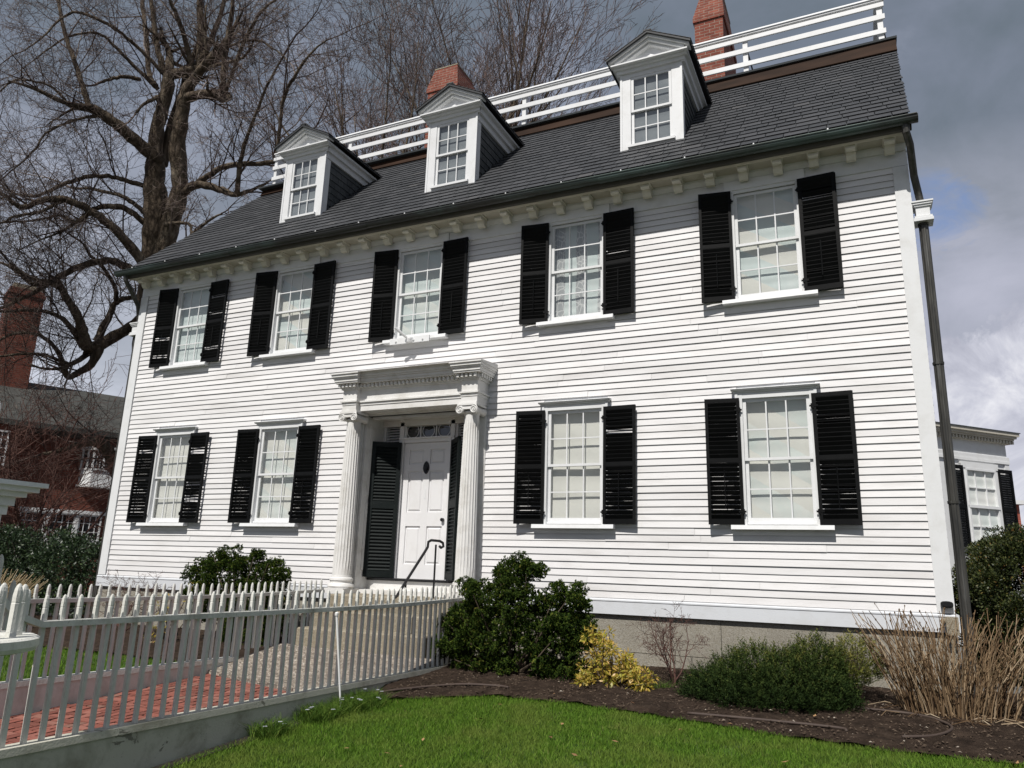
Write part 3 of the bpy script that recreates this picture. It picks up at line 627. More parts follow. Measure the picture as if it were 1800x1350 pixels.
# chimneys
def frus(g, a, b, za, zb): g.hexa([(a[0], a[2], za), (a[1], a[2], za), (a[1], a[3], za), (a[0], a[3], za), (b[0], b[2], zb), (b[1], b[2], zb), (b[1], b[3], zb), (b[0], b[3], zb)])
g = MB(); g.box(4.11, 4.93, 3.8, 5.15, 9.6, 11.90); frus(g, (4.08, 4.96, 3.77, 5.18), (4.08, 4.96, 3.77, 5.18), 11.90, 12.0); frus(g, (4.08, 4.96, 3.77, 5.18), (4.27, 4.90, 3.82, 4.60), 12.0, 12.52)
ch = obj('chimney', g, BRICK, HOUSE); g = MB(); g.box(4.26, 4.91, 3.81, 4.61, 12.52, 12.55); obj('chimney_cap', g, STEP, ch)
g = MB(); g.box(10.66, 11.24, 3.8, 5.5, 9.6, 11.83); frus(g, (10.63, 11.27, 3.77, 5.53), (10.63, 11.27, 3.77, 5.53), 11.83, 11.93); frus(g, (10.63, 11.27, 3.77, 5.53), (10.78, 11.22, 3.9, 5.0), 11.93, 12.55)
ch = obj('chimney', g, BRICK, HOUSE); g = MB(); g.box(10.77, 11.23, 3.89, 5.01, 12.55, 12.6); obj('chimney_cap', g, STEP, ch)

# dormers (built once at x = 0, copied)
def build_dormer():
    yf = 0.46; zb = 7.06
    D = obj('dormer', (lambda g: (g.box(-0.50, -0.335, yf, yf + 0.06, zb, 8.52), g.box(0.335, 0.50, yf, yf + 0.06, zb, 8.52), g.box(-0.335, 0.335, yf, yf + 0.06, 8.41, 8.52), g.box(-0.335, 0.335, yf, yf + 0.06, zb, 7.16),
        g.box(-0.51, -0.475, yf - 0.012, yf, zb, 8.48), g.box(0.475, 0.51, yf - 0.012, yf, zb, 8.48),
        g.box(0.47, 0.498, yf + 0.06, yf + 0.16, zb + 0.1, 8.5), g.box(-0.498, -0.47, yf + 0.06, yf + 0.16, zb + 0.1, 8.5), g)[-1])(MB()), TRIM, HOUSE)
    g = MB()
    for s in (-1, 1):       # slated cheeks: rows of slates on a backing
        g = MB(); x = s * 0.47
        def slope_y(z): return (z - RZ0) / RM + RY0
        vs = [(x, yf + 0.1, slopez(yf + 0.1) - 0.05), (x, slope_y(8.6), 8.55), (x, yf + 0.1, 8.55)]
        vs2 = [(x - s * 0.03, p[1], p[2]) for p in vs]; fs = [(0, 1, 2), (5, 4, 3), (0, 3, 4, 1), (1, 4, 5, 2), (2, 5, 3, 0)]
        if s < 0: fs = [f[::-1] for f in fs]
        g.add(vs + vs2, fs, 0.2)
        z = 7.12; k = 0
        while z < 8.5:
            y = yf + 0.10 - (0.09 if k % 2 else 0); ymax = slope_y(z) + 0.08
            while y < ymax:
                ya = max(y, yf + 0.10); yb = min(y + 0.175, ymax)
                if yb > ya: g.add([(x + s * 0.016, ya, z), (x + s * 0.016, yb, z), (x + s * 0.004, yb, min(8.5, z + 0.15)), (x + s * 0.004, ya, min(8.5, z + 0.15)), (x, ya, z), (x, yb, z)], [(0, 1, 2, 3), (4, 5, 1, 0), (0, 3, 4), (1, 5, 2)] if s > 0 else [(3, 2, 1, 0), (0, 1, 5, 4), (4, 3, 0), (2, 5, 1)])
                y += 0.18
            z += 0.14; k += 1
        obj('cheek', g, CHEEK, D)
    g = MB()    # eave frieze along the sides + pediment mouldings
    for s in (-1, 1):
        a, b = sorted((s * 0.50, s * 0.56)); g.box(a, b, yf - 0.02, 2.05, 8.46, 8.58)
        a, b = sorted((s * 0.50, s * 0.62)); g.box(a, b, yf - 0.10, 2.10, 8.575, 8.615)
        a, b = sorted((s * 0.47, s * 0.515)); g.box(a, b, yf + 0.02, 1.95, 8.34, 8.47)
    g.box(-0.56, 0.56, yf - 0.04, yf - 0.002, 8.485, 8.545); g.box(-0.60, 0.60, yf - 0.09, yf - 0.0, 8.545, 8.58); g.box(-0.625, 0.625, yf - 0.16, yf - 0.0, 8.58, 8.605)
    g.prism_y([(-0.60, 8.60), (0.60, 8.60), (0.0, 8.93)], yf - 0.005, yf + 0.06)       # tympanum
    for s in (-1, 1):
        for off, th, yy in ((0.0, 0.045, 0.17), (-0.05, 0.045, 0.13), (-0.095, 0.035, 0.08)):
            za, zc = 8.63 + off, 8.98 + off
            pr = [(s * 0.66, za), (0, zc), (0, zc + th), (s * 0.66, za + th)]
            if off < 0: pr = [(s * (0.66 + off * 1.8), za + 0.0 - off * 0.02 + 0.0), (0, zc), (0, zc + th), (s * (0.66 + off * 1.8), za + th)]; pr[0] = (pr[0][0], 8.63 + off + (0.66 - abs(pr[0][0])) * 0.53); pr[3] = (pr[3][0], pr[0][1] + th)
            if s > 0: pr = pr[::-1]
            g.prism_y(pr[::1], yf - yy, yf - 0.003)
    obj('pediment', g, TRIM, D)
    g = MB()
    for s in (-1, 1):
        ye = 2.2; yr = 2.75
        a = (s * 0.69, 8.655); b = (0, 9.02)
        p = [(s * 0.69, yf - 0.21, 8.655), (s * 0.69, 2.12, 8.655), (0, 2.52, 9.02), (0, yf - 0.21, 9.02)]
        q = [(x_, y_, z_ + 0.03) for x_, y_, z_ in p]
        v = p + q if s > 0 else [p[3], p[2], p[1], p[0], q[3], q[2], q[1], q[0]]
        g.hexa(v, 0.3)
        for j in range(9):    # slate courses
            t0 = j / 9; t1 = (j + 1.1) / 9
            if t1 > 1: t1 = 1
            yj = yf - 0.22
            while yj < 2.5:
                y2 = min(yj + 0.2, 2.12 + 0.40 * t0 + 0.03)
                if y2 <= yj + 0.02: break
                A = (s * (0.70 - 0.70 * t0), 8.69 + 0.365 * t0 + 0.014); B = (s * (0.70 - 0.70 * t1), 8.69 + 0.365 * t1 + 0.004)
                vs = [(A[0], yj + 0.003, A[1]), (A[0], y2 - 0.003, A[1]), (B[0], y2 - 0.003, B[1]), (B[0], yj + 0.003, B[1]), (A[0], yj + 0.003, A[1] - 0.014), (A[0], y2 - 0.003, A[1] - 0.014)]
                fs = [(0, 1, 2, 3), (4, 5, 1, 0), (4, 0, 3)]
                if s < 0: fs = [f[::-1] for f in fs]
                g.add(vs, fs); yj += 0.2
    g.box(-0.06, 0.06, yf - 0.21, 2.55, 9.055, 9.075, 0.1)
    g.prism_y([(-0.08, 9.06), (0.08, 9.06), (0.05, 9.11), (-0.05, 9.11)], yf - 0.17, yf - 0.02)
    obj('dormer_roof', g, SLATE, D)
    # window
    g = MB(); sash(g, -0.33, 0.33, 7.16, 8.41, yf + 0.01, cols=3, rows=2, meet=0.5); g.box(-0.38, 0.38, yf - 0.045, yf + 0.0, 7.12, 7.162); obj('sash', g, TRIM, D)
    g = MB(); g.add([(-0.33, yf + 0.051, 7.16), (0.33, yf + 0.051, 7.16), (0.33, yf + 0.051, 7.79), (-0.33, yf + 0.051, 7.79)], [(0, 1, 2, 3)]); g.add([(-0.33, yf + 0.022, 7.78), (0.33, yf + 0.022, 7.78), (0.33, yf + 0.022, 8.41), (-0.33, yf + 0.022, 8.41)], [(0, 1, 2, 3)]); obj('pane', g, DGLASS, D)
    g = MB(); g.box(-0.34, 0.34, yf + 0.075, yf + 0.085, 7.10, 8.45); obj('shade', g, DBLIND, D)
    return D
def slopez(y): return RZ0 + (y - RY0) * RM
def sash(g, x0, x1, z0, z1, y, cols=3, rows=2, meet=0.5, st=0.042, mw=0.017):
    """double hung: upper sash forward, lower sash back"""
    zm = z0 + (z1 - z0) * meet
    for k, (a, b, dy) in enumerate(((z0, zm + 0.018, 0.028), (zm - 0.018, z1, 0.0))):
        ya, yb = y + dy, y + dy + 0.026
        g.box(x0, x0 + st, ya, yb, a, b); g.box(x1 - st, x1, ya, yb, a, b)
        bt = 0.055 if k == 0 else 0.036; tp = 0.036 if k == 0 else 0.045
        g.box(x0 + st, x1 - st, ya + 0.001, yb, a, a + bt); g.box(x0 + st, x1 - st, ya + 0.001, yb, b - tp, b)
        xi0, xi1, zi0, zi1 = x0 + st, x1 - st, a + bt, b - tp
        for c in range(1, cols): xx = xi0 + (xi1 - xi0) * c / cols; g.box(xx - mw / 2, xx + mw / 2, ya + 0.004, yb - 0.004, zi0, zi1)
        for r_ in range(1, rows): zz = zi0 + (zi1 - zi0) * r_ / rows; g.box(xi0, xi1, ya + 0.006, yb - 0.006, zz - mw / 2, zz + mw / 2)
D0 = build_dormer(); D0.location = (3.52, 0.01, 0); D0['label'] = 'leftmost dormer with pediment'
for x in (6.90, 10.55):
    c = copy_tree(D0, HOUSE); c.location = (x, (0.0 if x < 8 else 0.02) , 0); c['label'] = 'middle dormer with pediment' if x < 8 else 'dormer nearest the right end of the roof'

# windows (built once about x=0, z = bottom of sash opening at 0)
def shutter_mb(hw, h, broken=()):
    """hinge edge at x=0, leaf towards +x, front faces -y"""
    g = MB(); t = 0.034; st = 0.038
    g.box(0, st, -t, 0, 0, h); g.box(hw - st, hw, -t, 0, 0, h); g.box(st, hw - st, -t + 0.001, -0.001, 0, 0.07); g.box(st, hw - st, -t + 0.001, -0.001, h - 0.05, h)
    zm = h * 0.50; g.box(st, hw - st, -t + 0.001, -0.001, zm - 0.028, zm + 0.028)
    for a, b in ((0.07, zm - 0.028), (zm + 0.028, h - 0.05)):
        n = int((b - a) / 0.056); e = (b - a) / n
        for k in range(n):
            z = a + e * (k + 0.5); dd = 0.022; tl = random.uniform(0.021, 0.025) if random.random() > 0.08 else random.uniform(-0.002, 0.012)
            tl = -tl
            g.hexa([(st - 0.002, -t + 0.004, z - tl - 0.003), (hw - st + 0.002, -t + 0.004, z - tl - 0.003), (hw - st + 0.002, -0.004, z + tl - 0.003), (st - 0.002, -0.004, z + tl - 0.003),
                    (st - 0.002, -t + 0.004, z - tl + 0.003), (hw - st + 0.002, -t + 0.004, z - tl + 0.003), (hw - st + 0.002, -0.004, z + tl + 0.003), (st - 0.002, -0.004, z + tl + 0.003)])
    g.tube([(hw * 0.5, -t - 0.012, h * 0.12), (hw * 0.5, -t - 0.012, h * 0.42)], 0.006, 5)
    for z in (0.16, h - 0.16): g.box(-0.03, 0.06, -t - 0.004, -t, z - 0.012, z + 0.012); g.box(-0.012, 0.012, -t - 0.012, -t + 0.006, z - 0.03, z + 0.03)
    return g
def build_window(upper):
    h = (UZ[1] - UZ[0]) if upper else (LZ[1] - LZ[0]); Z0 = 0.0
    g = MB()
    for s in (-1, 1):
        a, b = sorted((s * WW, s * (WW + 0.075))); g.box(a, b, -0.058, 0.10, Z0 - 0.06, h + (0.08 if not upper else 0.045))
        a, b = sorted((s * (WW + 0.055), s * (WW + 0.090))); g.box(a, b, -0.066, -0.0, Z0 - 0.05, h + (0.075 if not upper else 0.04))
    if not upper:
        g.box(-WW, WW, -0.055, 0.10, h, h + 0.08); g.box(-0.52, 0.52, -0.075, 0.0, h + 0.08, h + 0.10); g.prism_x([(-0.10, h + 0.10), (-0.0, h + 0.10), (-0.0, h + 0.135), (-0.115, h + 0.12)], -0.545, 0.545)
    else: g.box(-WW, WW, -0.055, 0.10, h, h + 0.045); g.box(-0.53, 0.53, -0.072, -0.034, h + 0.045, h + 0.19)
    Wn = obj('window', g, TRIM, HOUSE)
    g = MB(); sash(g, -WW, WW, 0.0, h, 0.0 - 0.02); g.box(-WW, WW, -0.02, 0.06, -0.03, 0.0); obj('sash', g, TRIM, Wn)
    g = MB(); g.prism_x([(-0.135, -0.095), (0.06, -0.095), (0.06, -0.03), (-0.125, -0.042)], -0.60, 0.60); obj('sill', g, TRIM, Wn)
    g = MB(); g.add([(-WW, -0.008, h * .5), (WW, -0.008, h * .5), (WW, -0.008, h), (-WW, -0.008, h)], [(0, 1, 2, 3)]); g.add([(-WW, 0.020, 0), (WW, 0.020, 0), (WW, 0.020, h * .5), (-WW, 0.020, h * .5)], [(0, 1, 2, 3)]); obj('pane', g, GLASS, Wn)
    return Wn, h
WIN = {}
for up in (False, True): WIN[up] = build_window(up)
cnt = 0
first = {False: True, True: True}
ANG = {('L', 0): (9, 6), ('L', 1): (8, 6), ('L', 3): (9, 5), ('L', 4): (9, 6), ('U', 0): (13, 6), ('U', 1): (13, 6), ('U', 2): (10, 6), ('U', 3): (9, 6), ('U', 4): (12, 7)}
for up in (False, True):
    for i, c in enumerate(WC):
        if not up and i == 2: continue
        base, h = WIN[up]
        o = base if first[up] else copy_tree(base, HOUSE); first[up] = False
        z0 = (UZ if up else LZ)[0]; o.location = (c, 0, z0); WLOC[o.name] = Vector((c, 0, z0))
        row = 'upper floor' if up else 'ground floor'
        g = MB(); n = 7; ns = 26   # shade cloth, gently rippled
        amp = 0.004
        g2 = []
        for b_ in range(ns + 1):
            zz = z0 - 0.0 + h * b_ / ns
            for a_ in range(n + 1): g2.append((c - WW + 2 * WW * a_ / n, 0.085 + amp * math.sin(zz * 9 + i * 2 + a_ * 0.7) + (0.012 * math.sin(a_ * 2.1 + i) if (up and i == 3) else 0), zz))
        g.add(g2, [(b_ * (n + 1) + a_, b_ * (n + 1) + a_ + 1, (b_ + 1) * (n + 1) + a_ + 1, (b_ + 1) * (n + 1) + a_) for b_ in range(ns) for a_ in range(n)]); g.sm = True
        obj('curtain' if (up and i == 3) else 'shade', g, LACE if (up and i == 3) else BLINDS[(i * 2 + (2 if up else 1)) % 3], o)
        al, ar = ANG[('U' if up else 'L', i)]
        for s, an in ((-1, al), (1, ar)):
            hh = 1.63 if not up else 1.62
            g = shutter_mb(0.438 if s < 0 else 0.465, hh); me = mesh_from(g, 'shutter')
            if s < 0:     # mirror
                me.transform(Matrix.Scale(-1, 4, (1, 0, 0))); me.flip_normals()
            me.materials.append(SHUT); so = bpy.data.objects.new('shutter', me); COL.objects.link(so); so.parent = o
            so.location = (s * (WW + 0.032), -0.060, -0.035 if not up else -0.045)
            so.rotation_euler = (R(random.uniform(-0.3, 0.3)), R(random.uniform(-0.35, 0.35)), R(-s * (an + random.uniform(-1.5, 1.5)) * (0.62 if s < 0 else 0.40)))
# dark room behind everything so nothing is seen through
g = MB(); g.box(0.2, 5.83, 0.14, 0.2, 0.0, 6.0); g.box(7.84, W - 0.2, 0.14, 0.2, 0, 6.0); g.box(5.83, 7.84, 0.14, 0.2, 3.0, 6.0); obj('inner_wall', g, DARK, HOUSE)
# flag bracket on the sill over the door
g = MB(); g.box(6.30, 7.05, -0.158, -0.136, 4.045, 4.145); g.box(6.62, 6.74, -0.19, -0.158, 4.055, 4.125)
for x in (6.42, 6.62, 6.76, 6.93): g.lathe([(0.016, -0.175), (0.012, -0.158)], x, 4.09, 8, axis='y')
g.tube([(6.70, -0.17, 4.08), (6.62, -0.27, 4.16), (6.535, -0.37, 4.25)], [0.020, 0.022, 0.026], 8); g.lathe([(0.04, 4.05), (0.05, 4.10), (0.04, 4.13)], 6.69, -0.18, 10)
obj('flag_bracket', g, TRIM, HOUSE)

# ------------------------------------------------------------------ portico
PC = 6.86; PH = 1.08
for s in (-1, 1):        # pilasters
    g = MB()
    x = PC + s * PH; g.box(x - 0.12, x + 0.055, -0.055, 0.0, 0.22, 2.94) if s < 0 else g.box(x - 0.10, x + 0.13, -0.055, 0, 0.22, 2.94)
    a, b = sorted((x + s * 0.12 if s > 0 else x - 0.14, PC + s * 1.22)); g.box(min(a, b), max(a, b), -0.04, 0.0, 0.05, 3.4)
    xi = DOOR[0] if s < 0 else DOOR[1]
    a, b = sorted((xi + s * 0.026, x - s * 0.10)); g.box(a, b, -0.03, 0.0, 0.10, 2.94)
    if s < 0: PORTO = obj('portico', g, PORT, HOUSE)
    else: obj('pilaster', g, PORT, PORTO)
def fluted(cx, cy):
    g = MB(); n = 80; vs = []; H0, H1 = 0.36, 2.76; rows = 10
    for j in range(rows + 1):
        t = j / rows; z = H0 + (H1 - H0) * t; r0 = 0.150 - 0.036 * (t ** 1.3)
        for k in range(n):
            a = 2 * PI * k / n; fl = max(0.0, math.cos(a * 20)); rr = r0 - (0.011 * (1 - fl) if j not in (0, rows) else 0.004); vs.append((cx + rr * math.cos(a), cy + rr * math.sin(a), z))
    g.add(vs, [(j * n + k, j * n + (k + 1) % n, (j + 1) * n + (k + 1) % n, (j + 1) * n + k) for j in range(rows) for k in range(n)], 0.5)
    cl = obj('column', g, PORT, PORTO, base=(cx, cy, 0.1))
    g = MB(); g.box(cx - 0.20, cx + 0.20, cy - 0.20, cy + 0.2, 0.10, 0.17); g.lathe([(0.19, 0.17), (0.205, 0.20), (0.19, 0.235), (0.165, 0.25), (0.165, 0.27), (0.18, 0.29), (0.175, 0.32), (0.155, 0.335), (0.152, 0.36)], cx, cy, 40); obj('column_base', g, PORT, PORTO)
    g = MB(); g.lathe([(0.115, 2.76), (0.13, 2.78), (0.125, 2.80)], cx, cy, 32)
    for s in (-1, 1):        # volutes: bolsters running front to back with a spiral on both faces
        vx = cx + s * 0.115; vz = 2.815
        g.lathe([(0.060, cy - 0.175), (0.052, cy - 0.12), (0.040, cy), (0.052, cy + 0.10), (0.06, cy + 0.14)], vx, vz, 24, axis='y')
        sp = []
        for k in range(40):
            a = k / 39 * 2 * PI * 2.1; rr = 0.058 * (1 - k / 39) + 0.010; sp.append((vx + s * rr * math.sin(a), cy - 0.182, vz + rr * math.cos(a)))
        g.tube(sp, 0.008, 5); g.lathe([(0.012, cy - 0.195), (0.012, cy - 0.17)], vx, vz, 10, axis='y')
    g.box(cx - 0.115, cx + 0.115, cy - 0.165, cy + 0.13, 2.82, 2.872); g.box(cx - 0.165, cx + 0.165, cy - 0.18, cy + 0.14, 2.876, 2.905); g.box(cx - 0.15, cx + 0.15, cy - 0.165, cy + 0.135, 2.905, 2.93)
    obj('capital', g, PORT, PORTO)
fluted(PC - PH, -0.24); fluted(PC + PH, -0.24)
g = MB()
CX0, CX1 = PC - PH - 0.15, PC + PH + 0.15
def band(z0, z1, pm, pe, side=0.0):
    """entablature course: pm projection in the middle, pe over the columns"""
    g.box(CX0 + 0.27, CX1 - 0.27, -pm, -0.0, z0, z1); g.box(CX0 - side, CX0 + 0.27 + side * 0.9, -pe, 0.0, z0, z1 - 0.0005); g.box(CX1 - 0.27 - side * 0.9, CX1 + side, -pe, 0.0, z0, z1 - 0.0005)
band(2.93, 3.02, 0.30, 0.385); band(3.02, 3.065, 0.312, 0.395, 0.008); band(3.065, 3.09, 0.335, 0.42, 0.03); band(3.09, 3.27, 0.30, 0.385); band(3.27, 3.295, 0.325, 0.41, 0.025)
band(3.295, 3.36, 0.345, 0.43, 0.035)
band(3.36, 3.385, 0.43, 0.51, 0.09); band(3.385, 3.43, 0.445, 0.525, 0.10); band(3.43, 3.455, 0.465, 0.545, 0.115); band(3.455, 3.495, 0.485, 0.565, 0.13); band(3.495, 3.515, 0.50, 0.585, 0.145)
g.hexa([(CX0 - 0.14, -0.57, 3.516), (CX1 + 0.14, -0.57, 3.516), (CX1 + 0.14, 0.0, 3.516), (CX0 - 0.14, 0, 3.516), (CX0 - 0.14, -0.55, 3.525), (CX1 + 0.14, -0.55, 3.525), (CX1 + 0.14, 0.0, 3.58), (CX0 - 0.14, 0, 3.58)])
x = CX0 - 0.05
while x < CX1 + 0.04:
    mid = CX0 + 0.30 < x < CX1 - 0.33; p0 = 0.345 if mid else 0.43; g.box(x, x + 0.038, -(p0 + 0.045), -p0 + 0.002, 3.302, 3.357); x += 0.073
y = -0.40
while y < -0.03: g.box(CX1 + 0.034, CX1 + 0.075, y, y + 0.038, 3.302, 3.357); g.box(CX0 - 0.075, CX0 - 0.034, y, y + 0.038, 3.302, 3.357); y += 0.073
obj('entablature', g, PORT, PORTO)
# recess
g = MB(); YB = 0.62
g.box(DOOR[0] - 0.025, DOOR[0], -0.028, YB, 0.12, 2.93); g.box(DOOR[1], DOOR[1] + 0.025, -0.028, YB, 0.12, 2.93); g.box(DOOR[0], DOOR[1], -0.024, YB, 2.90, 2.94)
for xa, sx in ((DOOR[0], 1), (DOOR[1], -1)):   # raised side panels
    for z0, z1 in ((0.45, 1.5), (1.62, 2.75)):
        a, b = sorted((xa, xa + sx * 0.012)); g.box(a, b, 0.10, 0.40, z0, z1)
g.box(DOOR[0] + 0.06, DOOR[1] - 0.06, 0.06, 0.10, 2.86, 2.90); g.box(DOOR[0], DOOR[1], 0.45, YB, 2.80, 2.90)
g.box(DOOR[0], DOOR[1], -0.0, YB, 0.05, 0.16); g.box(DOOR[0], DOOR[1], 0.30, YB, 0.16, 0.30)
obj('recess', g, PORT, PORTO)
g = MB(); g.box(DOOR[0] + 0.02, DOOR[1] - 0.02, 0.26, 0.44, 0.30, 0.335); obj('threshold', g, IRON, PORTO)
DX0, DX1 = 6.29, 7.19; DY = 0.5
g = MB()     # door frame: side lights with louvred panels and transom
g.box(DX0 - 0.07, DX0, DY - 0.05, DY + 0.08, 0.335, 2.86); g.box(DX1, DX1 + 0.07, DY - 0.05, DY + 0.08, 0.335, 2.86); g.box(DX0, DX1, DY - 0.04, DY + 0.08, 2.52, 2.60); g.box(DX0, DX1, DY - 0.03, DY + 0.08, 2.83, 2.86)
g.box(DX0 - 0.02, DX0 + 0.015, DY - 0.065, DY - 0.05, 0.34, 2.6); g.box(DX1 - 0.015, DX1 + 0.02, DY - 0.065, DY - 0.05, 0.34, 2.6); g.box(DX0 - 0.07, DX1 + 0.07, DY - 0.075, DY - 0.04, 2.575, 2.60)
for xa, xb in ((DOOR[0], DX0 - 0.07), (DX1 + 0.07, DOOR[1])):
    g.box(xa, xb, DY + 0.04, DY + 0.1, 0.335, 0.6); g.box(xa, xa + 0.04, DY - 0.01, DY + 0.1, 0.6, 2.86); g.box(xb - 0.04, xb, DY - 0.01, DY + 0.1, 0.6, 2.86); g.box(xa + .04, xb - .04, DY - 0.01, DY + 0.1, 2.80, 2.86)
    z = 0.62
    while z < 2.78: g.hexa([(xa + .04, DY + 0.01, z), (xb - .04, DY + 0.01, z), (xb - .04, DY + 0.06, z + 0.03), (xa + .04, DY + 0.06, z + 0.03), (xa + .04, DY + 0.01, z + 0.008), (xb - .04, DY + 0.01, z + 0.008), (xb - .04, DY + 0.06, z + 0.038), (xa + .04, DY + 0.06, z + 0.038)]); z += 0.045
obj('door_frame', g, DOORP, PORTO)
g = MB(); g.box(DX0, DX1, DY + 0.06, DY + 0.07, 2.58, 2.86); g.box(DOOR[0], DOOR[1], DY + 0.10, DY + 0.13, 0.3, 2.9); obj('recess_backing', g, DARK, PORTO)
g = MB()   # transom tracery: three circles
for k in range(3):
    xc = DX0 + 0.15 + k * 0.30; zc = 2.715; g.tube([(xc + 0.113 * math.cos(2 * PI * j / 28), DY + 0.0, zc + 0.113 * math.sin(2 * PI * j / 28)) for j in range(29)], 0.006, 6)
    if k: g.box(xc - 0.158, xc - 0.142, DY - 0.01, DY + 0.02, 2.60, 2.83)
g.box(DX0, DX0 + 0.03, DY - 0.01, DY + 0.02, 2.6, 2.83); g.box(DX1 - 0.03, DX1, DY - 0.01, DY + 0.02, 2.6, 2.83)
tr_ = obj('transom', g, DOORP, PORTO); g = MB(); g.add([(DX0, DY + 0.02, 2.6), (DX1, DY + 0.02, 2.6), (DX1, DY + 0.02, 2.83), (DX0, DY + 0.02, 2.83)], [(0, 1, 2, 3)])
obj('transom_glass', g, GLASS, PORTO)
g = MB()   # six panelled door
g.box(DX0, DX1, DY + 0.022, DY + 0.055, 0.335, 2.52)
def stile(a, b, c, d): g.box(a, b, DY, DY + 0.022, c, d)
xm = (DX0 + DX1) / 2; stile(DX0 + 0.005, DX0 + 0.11, 0.34, 2.515); stile(DX1 - 0.11, DX1 - 0.005, 0.34, 2.515); stile(xm - 0.06, xm + 0.06, 0.34, 2.515)
for a, b in ((0.34, 0.56), (1.16, 1.38), (2.05, 2.16), (2.40, 2.515)):
    for x0, x1 in ((DX0 + 0.11, xm - 0.06), (xm + 0.06, DX1 - 0.11)): g.box(x0, x1, DY + 0.0005, DY + 0.022, a, b)
for a, b in ((0.56, 1.16), (1.38, 2.05), (2.16, 2.40)):
    for x0, x1 in ((DX0 + 0.11, xm - 0.06), (xm + 0.06, DX1 - 0.11)):
        e = 0.035; p = [(x0 + e * .6, a + e * .6), (x1 - e * .6, a + e * .6), (x1 - e * .6, b - e * .6), (x0 + e * .6, b - e * .6)]; q = [(x0 + e * 1.3, a + e * 1.3), (x1 - e * 1.3, a + e * 1.3), (x1 - e * 1.3, b - e * 1.3), (x0 + e * 1.3, b - e * 1.3)]
        vs = [(x_, DY + 0.022, z_) for x_, z_ in p] + [(x_, DY + 0.006, z_) for x_, z_ in q]; g.add(vs, [(4, 5, 6, 7)] + [(i, (i + 1) % 4, 4 + (i + 1) % 4, 4 + i) for i in range(4)])
door = obj('door', g, DOORP, PORTO)
g = MB(); g.prism_y([(xm + 0.055 * math.cos(a) * (1 - 0.45 * abs(math.sin(a)) ** 3), 2.10 + 0.105 * math.sin(a)) for a in [2 * PI * k / 16 for k in range(16)]], DY - 0.022, DY - 0.001); g.lathe([(0.032, DY - 0.05), (0.022, DY - 0.022)], xm, 2.08, 10, axis='y'); obj('door_knocker', g, IRON, PORTO)
g = MB(); g.lathe([(0.028, DY - 0.05), (0.028, DY - 0.0)], xm + 0.36, 1.26, 10, axis='y'); obj('door_knob', g, IRON, PORTO)
g = MB(); g.box(xm - 0.012, xm + 0.012, DY - 0.004, DY, 1.60, 1.76); obj('mail_slot', g, TRIM, PORTO)
for s, hx, ang in ((-1, 6.28, 30), (1, 7.26, 46)):      # louvred storm doors standing open
    w = 0.48; hgt = 2.17; g = MB(); t = 0.04; g.box(0, 0.065, -t, 0, 0, hgt); g.box(w - 0.065, w, -t, 0, 0, hgt); g.box(.065, w - .065, -t + .001, -.001, 0, .10); g.box(.065, w - .065, -t + .001, -.001, hgt - .08, hgt); g.box(.065, w - .065, -t + .001, -.001, 1.08, 1.20)
    g.box(.065, w - .065, -.012, -.006, .1, 1.08); g.box(.065, w - .065, -.012, -.006, 1.2, hgt - .08)
    for a, b in ((.10, 1.08), (1.2, hgt - .08)):
        n = int((b - a) / 0.052); e = (b - a) / n
        for k in range(n): z = a + e * (k + .5); g.hexa([(.06, -t + .004, z - .020), (w - .06, -t + .004, z - .020), (w - .06, -.012, z + .010), (.06, -.012, z + .010), (.06, -t + .004, z - .013), (w - .06, -t + .004, z - .013), (w - .06, -.012, z + .017), (.06, -.012, z + .017)])
    me = mesh_from(g, 'storm_door'); me.transform(Matrix.Scale(s, 4, (1, 0, 0)))
    if s < 0: me.flip_normals()
    me.materials.append(DSHUT); so = bpy.data.objects.new('storm_door', me); COL.objects.link(so); so.parent = PORTO
    so.location = (hx, DY - 0.07, 0.345); so.rotation_euler = (0, 0, R(-s * ang)); so['label'] = 'louvred dark green door leaf standing open on the left' if s < 0 else 'dark green door leaf seen edge on at the right'
# small fixtures by the right corner
g = MB(); vs = [(13.93 + 0.062 * math.copysign(abs(math.cos(a)) ** .7, math.cos(a)), 0.30 + 0.036 * math.copysign(abs(math.sin(a)) ** .7, math.sin(a))) for a in [2 * PI * k / 20 for k in range(20)]]
g.prism_y(vs, -0.10, -0.042); g.prism_y([(13.93 + (x - 13.93) * .6, 0.30 + (z - .3) * .6) for x, z in vs], -0.118, -0.10); obj('wall_light', g, IRON, HOUSE)
g = MB(); g.box(13.90, 14.02, -0.15, -0.056, -0.02, 0.17); g.tube([(13.94, -0.10, 0.15), (13.86, -0.12, 0.11)], 0.028, 10); g.tube([(13.95, -0.10, -0.02), (13.95, -0.10, -0.55)], 0.018, 8); obj('pipe_connection', g, STEP, HOUSE)

# ------------------------------------------------------------------ hand rail, stake, hoses
hr = thing('handrail', (7.57, -1.2, -0.6), 'black iron handrail rising over the front steps', 'handrail')
g = MB(); g.tube([(7.60, -0.52, -0.13), (7.60, -0.52, 0.84)], 0.014, 8); obj('post', g, IRON, hr)
g = MB(); g.tube([(7.57, -1.20, -0.60), (7.57, -1.20, 0.335)], 0.014, 8); obj('post', g, IRON, hr)
g = MB()
pr = [(7.60, -1.48, 0.13), (7.59, -1.42, 0.15), (7.575, -1.2, 0.335), (7.575, -0.76, 0.74), (7.575, -0.70, 0.80), (7.575, -0.69, 0.87), (7.59, -0.64, 0.895), (7.60, -0.42, 0.895), (7.62, -0.36, 0.87), (7.63, -0.36, 0.82), (7.62, -0.41, 0.80), (7.62, -0.45, 0.82)]
g.tube(pr, 0.019, 8); obj('rail', g, IRON, hr)
